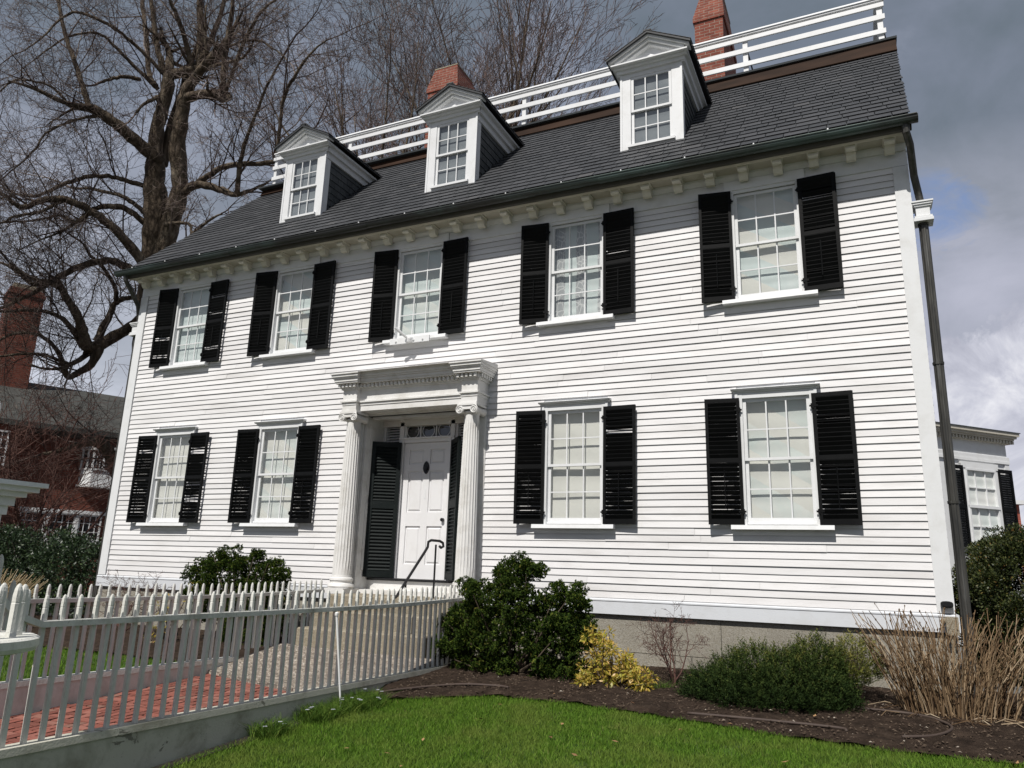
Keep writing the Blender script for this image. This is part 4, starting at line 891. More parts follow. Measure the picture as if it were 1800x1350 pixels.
stk = MB(); stk.tube([(8.33, -3.42, -0.88), (8.26, -3.52, 0.03)], [0.009, 0.012], 8); stk.lathe([(0.018, 0.02), (0.02, 0.045), (0.010, 0.055)], 8.26, -3.52, 8)
props(obj('garden_stake', stk, STAKE, base=(8.33, -3.42, -0.88)), 'thin white stake leaning against the near picket fence', 'stake')
HOSE = paint('hose_rubber', (0.060, 0.042, 0.034), (0.12, 0.09, 0.07), 0.5, 0.1, 0.7)
def hose(pts, lab):
    g = MB(); P = []
    for i in range(len(pts) - 1):
        for k in range(6):
            t = k / 6; p0 = pts[max(0, i - 1)]; p1 = pts[i]; p2 = pts[i + 1]; p3 = pts[min(len(pts) - 1, i + 2)]
            q = [0.5 * (2 * p1[j] + (p2[j] - p0[j]) * t + (2 * p0[j] - 5 * p1[j] + 4 * p2[j] - p3[j]) * t * t + (-p0[j] + 3 * p1[j] - 3 * p2[j] + p3[j]) * t ** 3) for j in (0, 1)]
            P.append((q[0], q[1], H(*q) + 0.055))
    g.tube(P, 0.013, 8); g.sm = True; props(obj('hose', g, HOSE, base=P[0]), lab, 'hose', 'brown hoses lying on the planting bed')
hose([(8.32, -2.97), (8.47, -2.60), (8.89, -2.09), (9.31, -1.95), (9.5, -1.98)], 'brown hose on the soil in front of the big cypress bush')
hose([(11.51, -2.26), (12.0, -2.22), (12.48, -2.20), (12.85, -2.21), (12.9, -2.3)], 'brown hose lying along the lawn edge below the low conifer')
hose([(12.9, -1.3), (13.5, -1.35), (13.75, -1.7), (13.6, -2.1), (13.3, -2.3)], 'curved brown hose on bare soil beneath the dry canes')
g = MB(); g.hexa([(8.24, -6.7, -1.2), (8.40, -6.7, -1.2), (8.40, -3.9, -1.1), (8.24, -3.9, -1.1), (8.24, -6.7, H(0, -6.7) + .02), (8.36, -6.7, H(0, -6.7) + 0.02), (8.36, -3.9, H(0, -3.9) + .012), (8.24, -3.9, H(0, -3.9) + .012)]); o = obj('lawn_edging', g, JOINT); o['kind'] = 'structure'

# ------------------------------------------------------------------ picket fences
def rz(y): return 0.075 + (0.06 * max(0, (y + 3.4) / 3.0) ** 2 if y > -3.4 else 0)       # rail height
def bz(y): return -0.665 - 0.02 * (y + 6.5) / 6
def picket_mb(h, w=0.029):
    g = MB(); a = w / 2; n = 8
    # square lower shaft, rounded shoulder with a bead groove and a bullet tip
    pr = [(0.0, 1.0), (h - 0.23, 1.0), (h - 0.225, 1.06), (h - 0.09, 1.06), (h - 0.086, 0.92), (h - 0.080, 1.04), (h - 0.050, 1.02), (h - 0.027, 0.88), (h - 0.010, 0.58), (h, 0.18)]
    vs = []
    for z, k in pr:
        sq = 1.0 if z <= h - 0.23 else 0.62
        for i in range(8):
            an = PI / 4 * i; c, s_ = math.cos(an), math.sin(an); mm = max(abs(c), abs(s_)); f = sq / mm + (1 - sq) * 1.06
            vs.append((a * k * c * f, a * k * s_ * f, z))
    m_ = len(pr); g.add(vs, [(j * 8 + i, j * 8 + (i + 1) % 8, (j + 1) * 8 + (i + 1) % 8, (j + 1) * 8 + i) for j in range(m_ - 1) for i in range(8)] + [tuple((m_ - 1) * 8 + i for i in range(8)), tuple(range(7, -1, -1))])
    return g
def fence(x, ys, mat, cmat, label, near):
    F_ = thing('picket_fence', (x, ys[0], H(x, ys[0])), label, 'fence', 'white picket fences beside the brick path')
    # rail
    g = MB(); N_ = 40; ya, yb = ys[0] - 0.03, -0.75 if near else -0.45; P = []
    for k in range(N_ + 1): y = ya + (yb - ya) * k / N_; P.append((y, rz(y)))
    if near:      # the rail sweeps up to the gate post
        P = [(-6.96, 0.60), (-6.94, 0.46), (-6.90, 0.34), (-6.84, 0.24), (-6.76, 0.165), (-6.66, 0.115)] + [p for p in P if p[0] > -6.6]
    vs = []
    for k, (y, z) in enumerate(P):
        q0 = P[max(0, k - 1)]; q1 = P[min(len(P) - 1, k + 1)]; ty, tz = q1[0] - q0[0], q1[1] - q0[1]; l_ = math.hypot(ty, tz); ny, nz = -tz / l_, ty / l_; t = 0.020
        vs += [(x - 0.040, y - ny * t, z - nz * t), (x + 0.040, y - ny * t, z - nz * t), (x + 0.040, y + ny * t, z + nz * t), (x - 0.040, y + ny * t, z + nz * t)]
    m_ = len(P); g.add(vs, [(j * 4 + i, j * 4 + (i + 1) % 4, (j + 1) * 4 + (i + 1) % 4, (j + 1) * 4 + i) for j in range(m_ - 1) for i in range(4)] + [(0, 3, 2, 1), tuple((m_ - 1) * 4 + i for i in range(4))])
    obj('rail', g, mat, F_)
    g = MB(); y0 = -7.1; y1 = -0.75 if near else -2.15; zb = -1.35
    o_ = 0.0
    g.hexa([(x - 0.05, y0, zb), (x + 0.05, y0, zb), (x + 0.05, y1, zb), (x - 0.05, y1, zb), (x - 0.05, y0, bz(y0) - 0.05), (x + 0.05, y0, bz(y0) - 0.05), (x + 0.05, y1, bz(y1) - .05), (x - 0.05, y1, bz(y1) - .05)])
    g.hexa([(x - 0.065, y0, bz(y0) - .05), (x + 0.065, y0, bz(y0) - .05), (x + 0.065, y1, bz(y1) - .05), (x - 0.065, y1, bz(y1) - .05), (x - 0.06, y0, bz(y0)), (x + 0.06, y0, bz(y0)), (x + 0.06, y1, bz(y1)), (x - 0.06, y1, bz(y1))])
    obj('curb_board', g, cmat, F_)
    protos = {}
    y = ys[0]; n = 0
    if near:
        for yy, top in ((-6.88, 0.52), (-6.77, 0.36), (-6.66, 0.30)):
            me = mesh_from(picket_mb(top - bz(yy)), 'picket'); me.materials.append(mat); o = bpy.data.objects.new('picket', me); COL.objects.link(o); o.parent = F_; o.location = (0, yy - ys[0], bz(yy) - H(x, ys[0]))
    while y < ys[1]:
        top = rz(y) + (0.192 if near else 0.165)
        bot = bz(y) if (near or y < -2.15) else max(bz(y), -0.665 + 0.11 * (y + 2.15)) 
        bot = bz(y) if near else (bz(y) if y < -2.15 else -0.60)
        h = round(top - bot, 2)
        if h not in protos: protos[h] = mesh_from(picket_mb(h), 'picket'); protos[h].materials.append(mat)
        o = bpy.data.objects.new('picket', protos[h]); COL.objects.link(o); o.parent = F_; o.location = (0, y - ys[0], bot - H(x, ys[0])); o.rotation_euler = (R(random.uniform(-0.6, 0.6)), R(random.uniform(-0.6, 0.6)), R(random.uniform(-4, 4)))
        o.rotation_euler.rotate_axis('Z', 0)
        y += 0.1197; n += 1
    return F_
fence(NF, (-6.52, -0.75), FENCE, CURB, 'white picket fence nearest the lawn, with a leaning stake', True)
fence(FF, (-6.23, -0.45), FARF, FARF, 'white picket fence on the far side of the brick path', False)
# gate post with urn
gp = thing('gate_post', (7.73, -6.98, -1.1), 'tall white gate post with wide moulded cap and urn finial at the left edge', 'gate post')
px_, py_ = 7.73, -6.98
g = MB(); g.box(px_ - .19, px_ + .19, py_ - .19, py_ + .19, -1.3, 0.78); g.box(px_ - .215, px_ + .215, py_ - .215, py_ + .215, -1.3, -0.8)
g.box(px_ + .19, px_ + .2, py_ - .12, py_ + .12, -0.7, 0.62); g.box(px_ - .12, px_ + .12, py_ - .2, py_ - .19, -0.7, 0.62)
obj('pillar', g, TRIM, gp)
g = MB()
for z0, z1, e in ((0.78, 0.84, .21), (0.84, 0.90, .235), (0.90, 0.935, .28), (0.935, 0.97, .33), (0.97, 1.00, .365)): g.box(px_ - e, px_ + e, py_ - e, py_ + e, z0, z1)
g.box(px_ - .14, px_ + .14, py_ - .14, py_ + .14, 1.0, 1.16); obj('cap', g, TRIM, gp)
g = MB(); g.lathe([(0.09, 1.16), (0.10, 1.19), (0.05, 1.23), (0.05, 1.27), (0.08, 1.33), (0.12, 1.42), (0.14, 1.50), (0.135, 1.54), (0.10, 1.59), (0.05, 1.66), (0.03, 1.70), (0.045, 1.75), (0.02, 1.81)], px_, py_, 24); g.sm = True; obj('urn', g, TRIM, gp)
# round post with a crown of pickets
rp = thing('round_fence_post', (9.12, -7.62, -1.15), 'round white fence post topped by a disc and ring of pickets', 'fence post')
g = MB(); g.lathe([(0.17, -1.3), (0.17, -0.95), (0.15, -0.93), (0.15, 0.0), (0.17, 0.02), (0.18, 0.05)], 9.12, -7.62, 32); g.box(9.18, 9.26, -7.66, -7.58, -1.3, 0.04); obj('shaft', g, FENCE, rp)
g = MB(); g.lathe([(0.30, 0.05), (0.345, 0.06), (0.355, 0.08), (0.355, 0.115), (0.34, 0.125)], 9.12, -7.62, 48); obj('disc', g, FENCE, rp)
pm = mesh_from(picket_mb(0.25, 0.034), 'picket'); pm.materials.append(FENCE)
for k in range(14):
    a = 2 * PI * k / 14 + 0.1; o = bpy.data.objects.new('picket', pm); COL.objects.link(o); o.parent = rp; o.location = (0.25 * math.cos(a), 0.25 * math.sin(a), 0.125 + 1.15)

# ------------------------------------------------------------------ foliage generators (numpy)
def unit(n):
    v = rng.normal(size=(n, 3)); return v / np.linalg.norm(v, axis=1)[:, None]
def frames(d):
    """two perpendicular unit vectors for directions d (n,3)"""
    a = np.where(np.abs(d[:, 2:3]) < 0.9, np.array([[0, 0, 1.0]]), np.array([[1.0, 0, 0]])); u = np.cross(d, a); u /= np.linalg.norm(u, axis=1)[:, None] + 1e-9; return u, np.cross(d, u)
def leaf_quads(P, d, L, Wd, rn):
    """diamond leaves growing from P along d"""
    n = len(P); u, v = frames(d); th = rng.uniform(0, PI, n)[:, None]; s = u * np.cos(th) + v * np.sin(th)
    L = np.broadcast_to(L, (n,))[:, None]; Wd = np.broadcast_to(Wd, (n,))[:, None]
    V = np.stack([P, P + d * L * 0.45 + s * Wd / 2, P + d * L, P + d * L * 0.45 - s * Wd / 2], 1).reshape(-1, 3)
    F = np.arange(n)[:, None] * 4 + np.array([[0, 1, 2, 3]]); return V, F, rn
def merge(parts):
    Vs, Fs, Rs = [], [], []; o = 0
    for V, F, r in parts: Vs.append(V); Fs.append(F + o); Rs.append(r); o += len(V)
    return np.concatenate(Vs), np.concatenate(Fs), np.concatenate(Rs)
def clump_cloud(cl, per, L, Wd, flat=0.25, inner=0.35, up=0.25):
    """cl = (x,y,z,r); leaves mainly on the clumps' shells, pointing outwards; bright tips"""
    parts = []
    for x, y, z, r in cl:
        n = int(per * (r / 0.15) ** 2); d = unit(n); rad = r * (inner + (1 - inner) * rng.random(n) ** 0.5); P = np.array([x, y, z]) + d * rad[:, None] * np.array([1, 1, 0.9])
        dd = d + unit(n) * 0.7 + np.array([0, 0, up]); dd /= np.linalg.norm(dd, axis=1)[:, None]
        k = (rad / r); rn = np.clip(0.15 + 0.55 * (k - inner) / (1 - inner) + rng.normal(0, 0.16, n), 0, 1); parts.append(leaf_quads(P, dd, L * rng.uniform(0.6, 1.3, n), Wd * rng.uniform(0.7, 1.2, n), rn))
    return merge(parts)
def fan_cloud(cl, per, L, Wd):
    """cypress sprays: small flat cupped fans standing on the clumps, each a row of blunt scale shoots, tips paler"""
    parts = []
    for x, y, z, r in cl:
        n = max(6, int(per * (r / 0.08) ** 2)); d = unit(n); P = np.array([x, y, z]) + d * (r * rng.uniform(0.35, 0.95, n))[:, None]
        dd = d * 0.75 + np.array([0, 0, 0.55]) + unit(n) * 0.25; dd /= np.linalg.norm(dd, axis=1)[:, None]; u, v = frames(dd); a = rng.uniform(0, PI, n)[:, None]; side = u * np.cos(a) + v * np.sin(a); nor = np.cross(dd, side); tone = rng.normal(0.30, 0.13, n); sl = rng.uniform(0.7, 1.25, n)
        for j in range(7):
            f = (j - 3) / 3.0; q = dd * (1 - 0.35 * f * f) + side * f * 0.85 + nor * 0.12 * f * f; q /= np.linalg.norm(q, axis=1)[:, None]
            base = P + dd * (L * 0.12 * abs(f)) ; parts.append(leaf_quads(base, q, L * sl * 0.6, Wd * 0.8, np.clip(tone + rng.normal(0, .06, n), 0, 1)))
            parts.append(leaf_quads(base + q * (L * sl * 0.42)[:, None], q, L * sl * 0.5, Wd, np.clip(tone + 0.30 + rng.normal(0, .12, n), 0, 1)))
    return merge(parts)
def branches_to(g, base, targets, r0, n=6):
    for t in targets:
        a = Vector(base); b = Vector(t[:3]); m_ = (a + b) / 2 + Vector((random.uniform(-.08, .08), random.uniform(-.08, .08), -0.10 * (b - a).length * 0.3)); P = [a, (a + m_) / 2 + Vector((random.uniform(-.03, .03), random.uniform(-.03, .03), 0)), m_, b]
        g.tube(P, [r0, r0 * 0.8, r0 * 0.55, r0 * 0.25], n)

def cypress(base, sil, label, seed, scale=1.0, depth=0.55):
    """sil: list of (x, z, r) lobes in elevation; each lobe gets sub clumps"""
    random.seed(seed); th = thing('cypress_bush', base, label, 'bush', 'dark cypress bushes by the doorway'); cl = []
    for x, z, r in sil:
        for k in range(int(17 * (r / 0.2) ** 2)):
            v = Vector((random.gauss(0, 1), random.gauss(0, 1), random.gauss(0, 1))).normalized(); rr = r * random.uniform(0.45, 0.98)
            cl.append((x + v.x * rr, base[1] + v.y * rr * depth / 0.4 + random.uniform(-.05, .05), z + v.z * rr * 0.95, random.uniform(0.055, 0.105) * scale))
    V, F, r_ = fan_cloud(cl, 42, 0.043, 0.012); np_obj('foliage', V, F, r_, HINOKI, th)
    g = MB(); branches_to(g, (base[0], base[1], base[2]), [(x, base[1] + random.uniform(-.25, .2), z) for x, z, r in sil], 0.020, 6); obj('stems', g, BARK, th); return th
by = -1.15
big = [(9.16, 0.50, .20), (9.36, 0.52, .17), (8.97, 0.50, .12), (9.12, 0.28, .20), (8.68, 0.22, .18), (8.48, 0.28, .10), (8.88, 0.10, .24), (9.30, 0.10, .24), (9.72, 0.22, .16), (9.92, 0.14, .20), (9.70, 0.36, .09), (9.98, 0.30, .09), (9.70, -0.02, .22), (8.50, -0.06, .22), (8.26, -0.12, .13), (8.36, -0.32, .22), (8.14, -0.44, .15), (8.66, -0.28, .25), (9.02, -0.22, .26), (9.36, -0.26, .26), (9.76, -0.26, .26), (10.02, -0.14, .20), (10.05, -0.40, .18), (8.42, -0.58, .18), (8.8, -0.56, .20), (9.2, -0.58, .20), (9.6, -0.56, .20), (9.92, -0.58, .15)]
cypress((9.15, by, H(9, by)), big, 'large dark green cypress bush right of the steps', 11)
lf = [(3.62, 0.50, .13), (3.74, 0.62, .12), (3.42, 0.36, .16), (3.22, 0.28, .13), (3.98, 0.50, .15), (4.12, 0.62, .09), (3.75, 0.30, .22), (4.22, 0.42, .16), (4.48, 0.50, .14), (4.56, 0.60, .07), (4.78, 0.44, .15), (4.95, 0.50, .07), (5.06, 0.34, .14), (4.2, 0.18, .22), (4.6, 0.2, .22), (4.95, 0.12, .2), (3.3, 0.06, .18), (3.8, -0.02, .24), (4.3, -0.08, .26), (4.8, -0.1, .24), (3.6, -0.3, .2), (4.1, -0.38, .25), (4.6, -0.4, .25), (4.95, -0.35, .2), (4.2, -0.62, .2), (4.7, -0.64, .2)]
cypress((4.3, -0.75, H(4, -.75)), lf, 'dark green cypress bush behind the fence left of the portico', 12)

def needle_bush(name, base, ell, nspr, mat, label, cat, nl=0.042, seed=3, stemmat=None):
    """sprigs with needles on the surface of ellipsoids (cx,cy,cz,rx,ry,rz)"""
    random.seed(seed); th = thing(name, base, label, cat); P = []; D = []
    tot = sum(e[3] * e[5] for e in ell)
    for e in ell:
        n = int(nspr * e[3] * e[5] / tot); d = unit(n); d[:, 2] = np.abs(d[:, 2]) * 1.0 - 0.25; d /= np.linalg.norm(d, axis=1)[:, None]
        rr = rng.uniform(0.72, 1.03, n)[:, None] * (1 + 0.07 * np.sin(d[:, 0:1] * 9 + e[0] * 5) + 0.05 * np.sin(d[:, 1:2] * 13 + d[:, 2:3] * 11)); p = np.array(e[:3]) + d * rr * np.array(e[3:6]); dd = d * np.array([0.8, 0.8, 0.6]) + np.array([0, 0, 0.5]) + unit(n) * 0.35; dd /= np.linalg.norm(dd, axis=1)[:, None]; P.append(p); D.append(dd)
    P = np.concatenate(P); D = np.concatenate(D); k = P[:, 2] > base[2] - 0.0; P = P[k]; D = D[k]; n = len(P); parts = []; SL = rng.uniform(0.07, 0.14, n); tone = np.clip(0.30 + 0.9 * (P[:, 2] - base[2] - 0.25), 0.02, 0.55) + rng.normal(0, 0.13, n)  # tone drops towards the ground: shade under the bush put into the colour
    u, v = frames(D)
    for j in range(12):
        t = (j + 0.5) / 12; th_ = rng.uniform(0, 2 * PI, n)[:, None]; s = u * np.cos(th_) + v * np.sin(th_); nd = s * 0.9 + D * 0.75; nd /= np.linalg.norm(nd, axis=1)[:, None]
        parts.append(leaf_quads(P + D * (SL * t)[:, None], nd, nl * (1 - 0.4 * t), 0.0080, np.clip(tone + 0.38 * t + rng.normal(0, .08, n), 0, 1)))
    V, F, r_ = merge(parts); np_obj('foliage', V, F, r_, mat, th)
    g = MB()
    for e in ell:
        for j in range(10):
            q = Vector((random.gauss(0, 1), random.gauss(0, 1), abs(random.gauss(0, 1)))).normalized(); g.tube([(base[0] + (e[0] - base[0]) * .3, base[1], base[2] - 0.02), (e[0], e[1], e[2] - .05), (e[0] + q.x * e[3] * .8, e[1] + q.y * e[4] * .8, e[2] + q.z * e[5] * .8)], [0.016, 0.011, 0.004], 5)
    obj('stems', g, BARK, th); return th
yb_ = -1.15
needle_bush('conifer_bush', (12.1, yb_, H(12, yb_)), [(12.12, yb_, -0.66, 0.66, 0.55, 0.44), (11.72, yb_ - .1, -0.70, 0.44, 0.45, 0.27), (12.42, yb_ - .05, -0.64, 0.46, 0.48, 0.42), (12.1, yb_ - .28, -0.74, 0.72, 0.45, 0.30), (12.60, yb_ + .12, -0.44, 0.26, 0.26, 0.33), (12.80, yb_ - .1, -0.68, 0.18, 0.3, 0.22)], 7600, YEW, 'low spreading dark green conifer in the bed before the foundation', 'bush', seed=21)
needle_bush('golden_conifer', (12.98, -0.85, H(13, -.85)), [(12.98, -0.85, -0.40, 0.24, 0.24, 0.32), (12.9, -0.8, -0.5, 0.18, 0.2, 0.25)], 700, YEWG, 'small yellow green conifer behind the low dark conifer', 'bush', seed=22)


def leafy(name, base, cl, per, L, Wd, mat, label, cat, stem=True, up=0.2, inner=0.5, group=None):
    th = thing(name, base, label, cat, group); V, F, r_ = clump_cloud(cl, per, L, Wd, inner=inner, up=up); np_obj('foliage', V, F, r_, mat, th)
    if stem: g = MB(); branches_to(g, base, cl[:: max(1, len(cl) // 14)], 0.018, 5); obj('stems', g, BARK, th)
    return th
# yellow leaved shrub
random.seed(5); cl = []
for x, z, r in ((10.27, -0.22, .10), (10.22, -0.40, .13), (10.40, -0.30, .09), (10.36, -0.50, .15), (10.55, -0.52, .13), (10.62, -0.44, .07), (10.20, -0.62, .10), (10.45, -0.66, .10), (10.72, -0.60, .12), (10.86, -0.66, .08), (10.15, -0.70, .07)):
    for k in range(7): cl.append((x + random.gauss(0, r * .5), -1.3 + random.gauss(0, .12), z + random.gauss(0, r * .5), random.uniform(.05, .08)))
ys_ = leafy('yellow_shrub', (10.45, -1.25, H(10.4, -1.25)), cl, 190, 0.060, 0.020, GOLD, 'small shrub with yellow and orange leaves beside the cypress', 'shrub', up=-0.1, inner=0.2)
V, F, r_ = clump_cloud([(10.12, -1.35, -0.36, .05), (10.16, -1.38, -0.55, .06), (10.08, -1.36, -0.42, .04), (10.15, -1.42, -0.68, .06)], 120, 0.02, 0.014); np_obj('blossom', V, F, r_, BLOSS, ys_)
random.seed(6); cl = [(3.35 + random.gauss(0, .22), -1.3 + random.gauss(0, .1), -0.42 + random.gauss(0, .18), .06) for k in range(26)]
leafy('variegated_shrub', (3.4, -1.25, H(3, -1.25)), cl, 45, 0.06, 0.02, GOLD, 'small yellow and green shrub behind the far picket fence', 'shrub', up=0.1, inner=0.2)
# tall evergreen by the right corner
random.seed(8); cl = []
for k in range(620):
    a = random.uniform(0, 2 * PI); zz = random.uniform(-0.65, 1.18); rr = 1.12 * (1 - max(0, (zz - 0.55) / 0.9) ** 2) * random.uniform(0.80, 1.02) * (0.82 + 0.18 * min(1, (zz + 0.9))); cl.append((15.50 + rr * math.cos(a) * 1.03, 3.0 + rr * math.sin(a) * 1.3, zz + 0.05 * math.sin(a * 5), random.uniform(.13, .2)))
for k in range(120):
    a = random.uniform(0, 2 * PI); rr = 0.85 * math.sqrt(random.random()); cl.append((15.48 + rr * math.cos(a), 3.0 + rr * math.sin(a) * 1.3, 1.06 - 0.15 * rr ** 2 + 0.06 * math.sin(a * 4), .14))
leafy('evergreen_bush', (15.48, 3.0, -0.67), cl, 260, 0.036, 0.022, HOLLY, 'tall dense dark evergreen bush at the right edge beside the house', 'bush')
random.seed(18); cl = []
for k in range(200):
    a = random.uniform(0, 2 * PI); zz = random.uniform(-0.6, 1.65); rr = 1.0 * random.uniform(.8, 1) * (1 - max(0, (zz - 1.0) / 1.0) ** 2); cl.append((17.2 + rr * math.cos(a), 5.2 + rr * math.sin(a), zz, random.uniform(.15, .24)))
leafy('evergreen_bush', (17.2, 5.2, -0.67), cl, 60, 0.05, 0.03, HOLLY, 'second evergreen bush half hidden farther back at the right edge', 'bush')
# dark hedge on the left
random.seed(9)
for j, (bx, byy, rx, top) in enumerate(((-5.6, 1.2, 1.5, 1.02), (-3.3, 0.9, 1.5, 0.98), (-1.15, 0.6, 1.2, 0.80), (-7.9, 1.6, 1.6, 1.12))):
    cl = []
    for k in range(230):
        a = random.uniform(0, 2 * PI); zz = random.uniform(-0.55, top); q = 1 - max(0, (zz - top * .45) / (top * 0.85)) ** 2; rr = random.uniform(.72, 1.0) * math.sqrt(max(0.05, q)); cl.append((bx + rx * rr * math.cos(a), byy + 0.8 * rr * math.sin(a), zz + random.uniform(-.06, .06), random.uniform(.13, .22)))
    lab = ['dark glossy evergreen bush in the left hedge below the white window band', 'dark glossy evergreen bush in the middle of the left hedge', 'dark glossy evergreen bush closest to the left corner of the white house', 'dark glossy evergreen bush at the left edge of the picture'][j]
    leafy('hedge_bush', (bx, byy, -0.67), cl, 55, 0.062, 0.030, RHODO, lab, 'bush', group='dark evergreen bushes left of the house')
# low dark leaves under the fence near the skirt
# bulbs with white flowers
def tuft(cx, cy, rad, n, lab, flowers):
    pts = []
    for k in range(n):
        a = random.uniform(0, 2 * PI); r_ = rad * math.sqrt(random.random()); x = cx + r_ * math.cos(a) * .8; y = cy + r_ * math.sin(a)
        if x < 8.24: x = 8.24 + random.random() * .08
        pts.append((x, y, H(x, y) - .01))
    th = thing('bulb_clump', (cx, cy, H(cx, cy)), lab, 'plant', 'clumps of bulbs along the near fence')
    blades('leaves', pts, 0.08, 0.17, 0.007, TUFT, 1.3, parent=th)
    V = []; F = []; rn = []
    for k in range(flowers):
        x, y, z = random.choice(pts); z += random.uniform(.08, .13); x += random.uniform(0, .05)
        for p in range(6):
            a = p * PI / 3; b = a + .35; o = len(V); V += [(x, y, z), (x + .016 * math.cos(a), y + .016 * math.sin(a), z + .006), (x + .022 * math.cos(b), y + .022 * math.sin(b), z + .002), (x + .016 * math.cos(b + .35), y + .016 * math.sin(b + .35), z + .006)]; F.append((o, o + 1, o + 2, o + 3)); rn.append(random.random())
    if V: np_obj('flowers', V, F, rn, WHITEF, th)
random.seed(31)
tuft(8.42, -3.25, 0.30, 1500, 'largest clump of bulb leaves with white flowers at the foot of the stake', 11)
tuft(8.36, -3.80, 0.24, 900, 'clump of bulb leaves against the curb just left of the stake', 4)
tuft(8.36, -4.45, 0.18, 450, 'smallest clump of bulb leaves, farthest left along the curb', 3)
tuft(11.0, -1.2, 0.10, 120, 'few low green leaves at the foot of the bare twiggy shrub', 0)
for k, (x, y, lab) in enumerate(((5.36, -4.05, 'yellow dandelion furthest left behind the far fence'), (5.38, -3.55, 'pair of yellow dandelion heads behind the far fence'), (5.36, -2.98, 'yellow dandelion nearest the steps behind the far fence'))):
    g = MB(); g.lathe([(0.005, H(x, y)), (0.005, H(x, y) + .07)], x, y, 5); g.lathe([(0.012, H(x, y) + .07), (0.03, H(x, y) + .085), (0.012, H(x, y) + .098)], x, y, 10)
    if k == 1: g.lathe([(0.012, H(x, y) + .06), (0.03, H(x, y) + .075), (0.012, H(x, y) + .09)], x + .02, y + .10, 10)
    props(obj('dandelion', g, YELF, base=(x, y, H(x, y))), lab, 'flower', 'dandelions in the grass')

random.seed(60); g = MB()
for k in range(46):
    x = random.uniform(8.6, 15); y = random.uniform(-6.2, -0.9); z = H(x, y) + (.045 if y < bed_y(x) else .06); a = random.uniform(0, 2 * PI); l_ = random.uniform(.018, .034); c, d = math.cos(a) * l_, math.sin(a) * l_
    g.add([(x - c, y - d, z), (x + d * .5, y - c * .5, z + random.uniform(0, .012)), (x + c, y + d, z + random.uniform(0, .02)), (x - d * .5, y + c * .5, z + random.uniform(0, .012))], [(0, 1, 2, 3)])
o = obj('fallen_leaves', g, m_stem('leaf_litter', [(0, (0.12, 0.06, 0.03)), (1, (0.36, 0.22, 0.11))])); props(o, 'brown dead leaves scattered over lawn and soil', 'leaves', kind='stuff')
# dry canes
def canes(name, base, n, hmin, hmax, spread, rad, mat, label, cat, seed, lean=(0, 0), kink=0.06, knots=True, bs=0.3):
    random.seed(seed); th = thing(name, base, label, cat); g = MB()
    for k in range(n):
        a = random.uniform(0, 2 * PI); b0 = bs * math.sqrt(random.random()); x = base[0] + b0 * math.cos(a) * 1.3; y = base[1] + b0 * math.sin(a) * .8; h = random.uniform(hmin, hmax)
        out = random.uniform(0.1, 1.0) ** 0.7 * spread; dx = math.cos(a) * out + lean[0]; dy = math.sin(a) * out * .7 + lean[1]; hh = h * (1 - 0.25 * min(1, out)); P = []; m_ = 6; jx = jy = 0
        for i in range(m_ + 1):
            t = i / m_; jx += random.gauss(0, kink * .25); jy += random.gauss(0, kink * .25); P.append((x + dx * t ** 1.35 * h + jx * h * t, y + dy * t ** 1.35 * h + jy * h * t, base[2] - 0.02 + hh * t))
        r0 = rad * random.uniform(.7, 1.25); rv = random.betavariate(2, 2); g.tube(P, [r0 * (1 - 0.45 * i / m_) for i in range(m_ + 1)], 5, rv)
        if knots:
            for i in (2, 3, 4, 5, 6):
                if random.random() < .5: p = P[i]; g.lathe([(r0 * .4, p[2] - .012), (r0 * 1.35, p[2]), (r0 * .4, p[2] + .012)], p[0], p[1], 6, rv * .5)
            if random.random() < .55:
                i = random.choice((3, 4, 5)); p = P[i]; q = (p[0] + random.uniform(-.09, .09), p[1] + random.uniform(-.07, .07), p[2] + random.uniform(.05, .13)); g.tube([p, q], [r0 * .6, r0 * .35], 4, rv)
    obj('canes', g, mat, th); return th
canes('dry_hydrangea', (13.86, -1.05, H(13.8, -1.05)), 360, 0.55, 1.12, 0.50, 0.0054, DRY, 'clump of tall dry brown canes at the right front corner of the house', 'shrub', 41, (0.02, 0), kink=.15, bs=.38)
random.seed(42); g = MB()
for k in range(55):
    a = random.uniform(0, 2 * PI); r_ = random.uniform(.1, .55); x = 13.9 + r_ * math.cos(a) * 1.2; y = -1.2 + r_ * math.sin(a) * .7; b = random.uniform(0, 2 * PI); l_ = random.uniform(.1, .4); g.tube([(x, y, H(x, y) + .05), (x + l_ * .5 * math.cos(b), y + l_ * .5 * math.sin(b), H(x, y) + .075), (x + l_ * math.cos(b + .3), y + l_ * math.sin(b + .3), H(x, y) + .05)], [.0045, .004, .0025], 4)
o = obj('fallen_canes', g, DRY); props(o, 'dead stems and twigs littered on the soil under the dry canes', 'litter', kind='stuff')
canes('dry_grass_clump', (-1.0, -1.6, H(0, -1.6)), 420, 0.7, 1.15, 0.75, 0.007, DRYG, 'pale dry ornamental grass clump behind the far fence on the left', 'plant', 43, (0.12, 0), .05, False, .5)
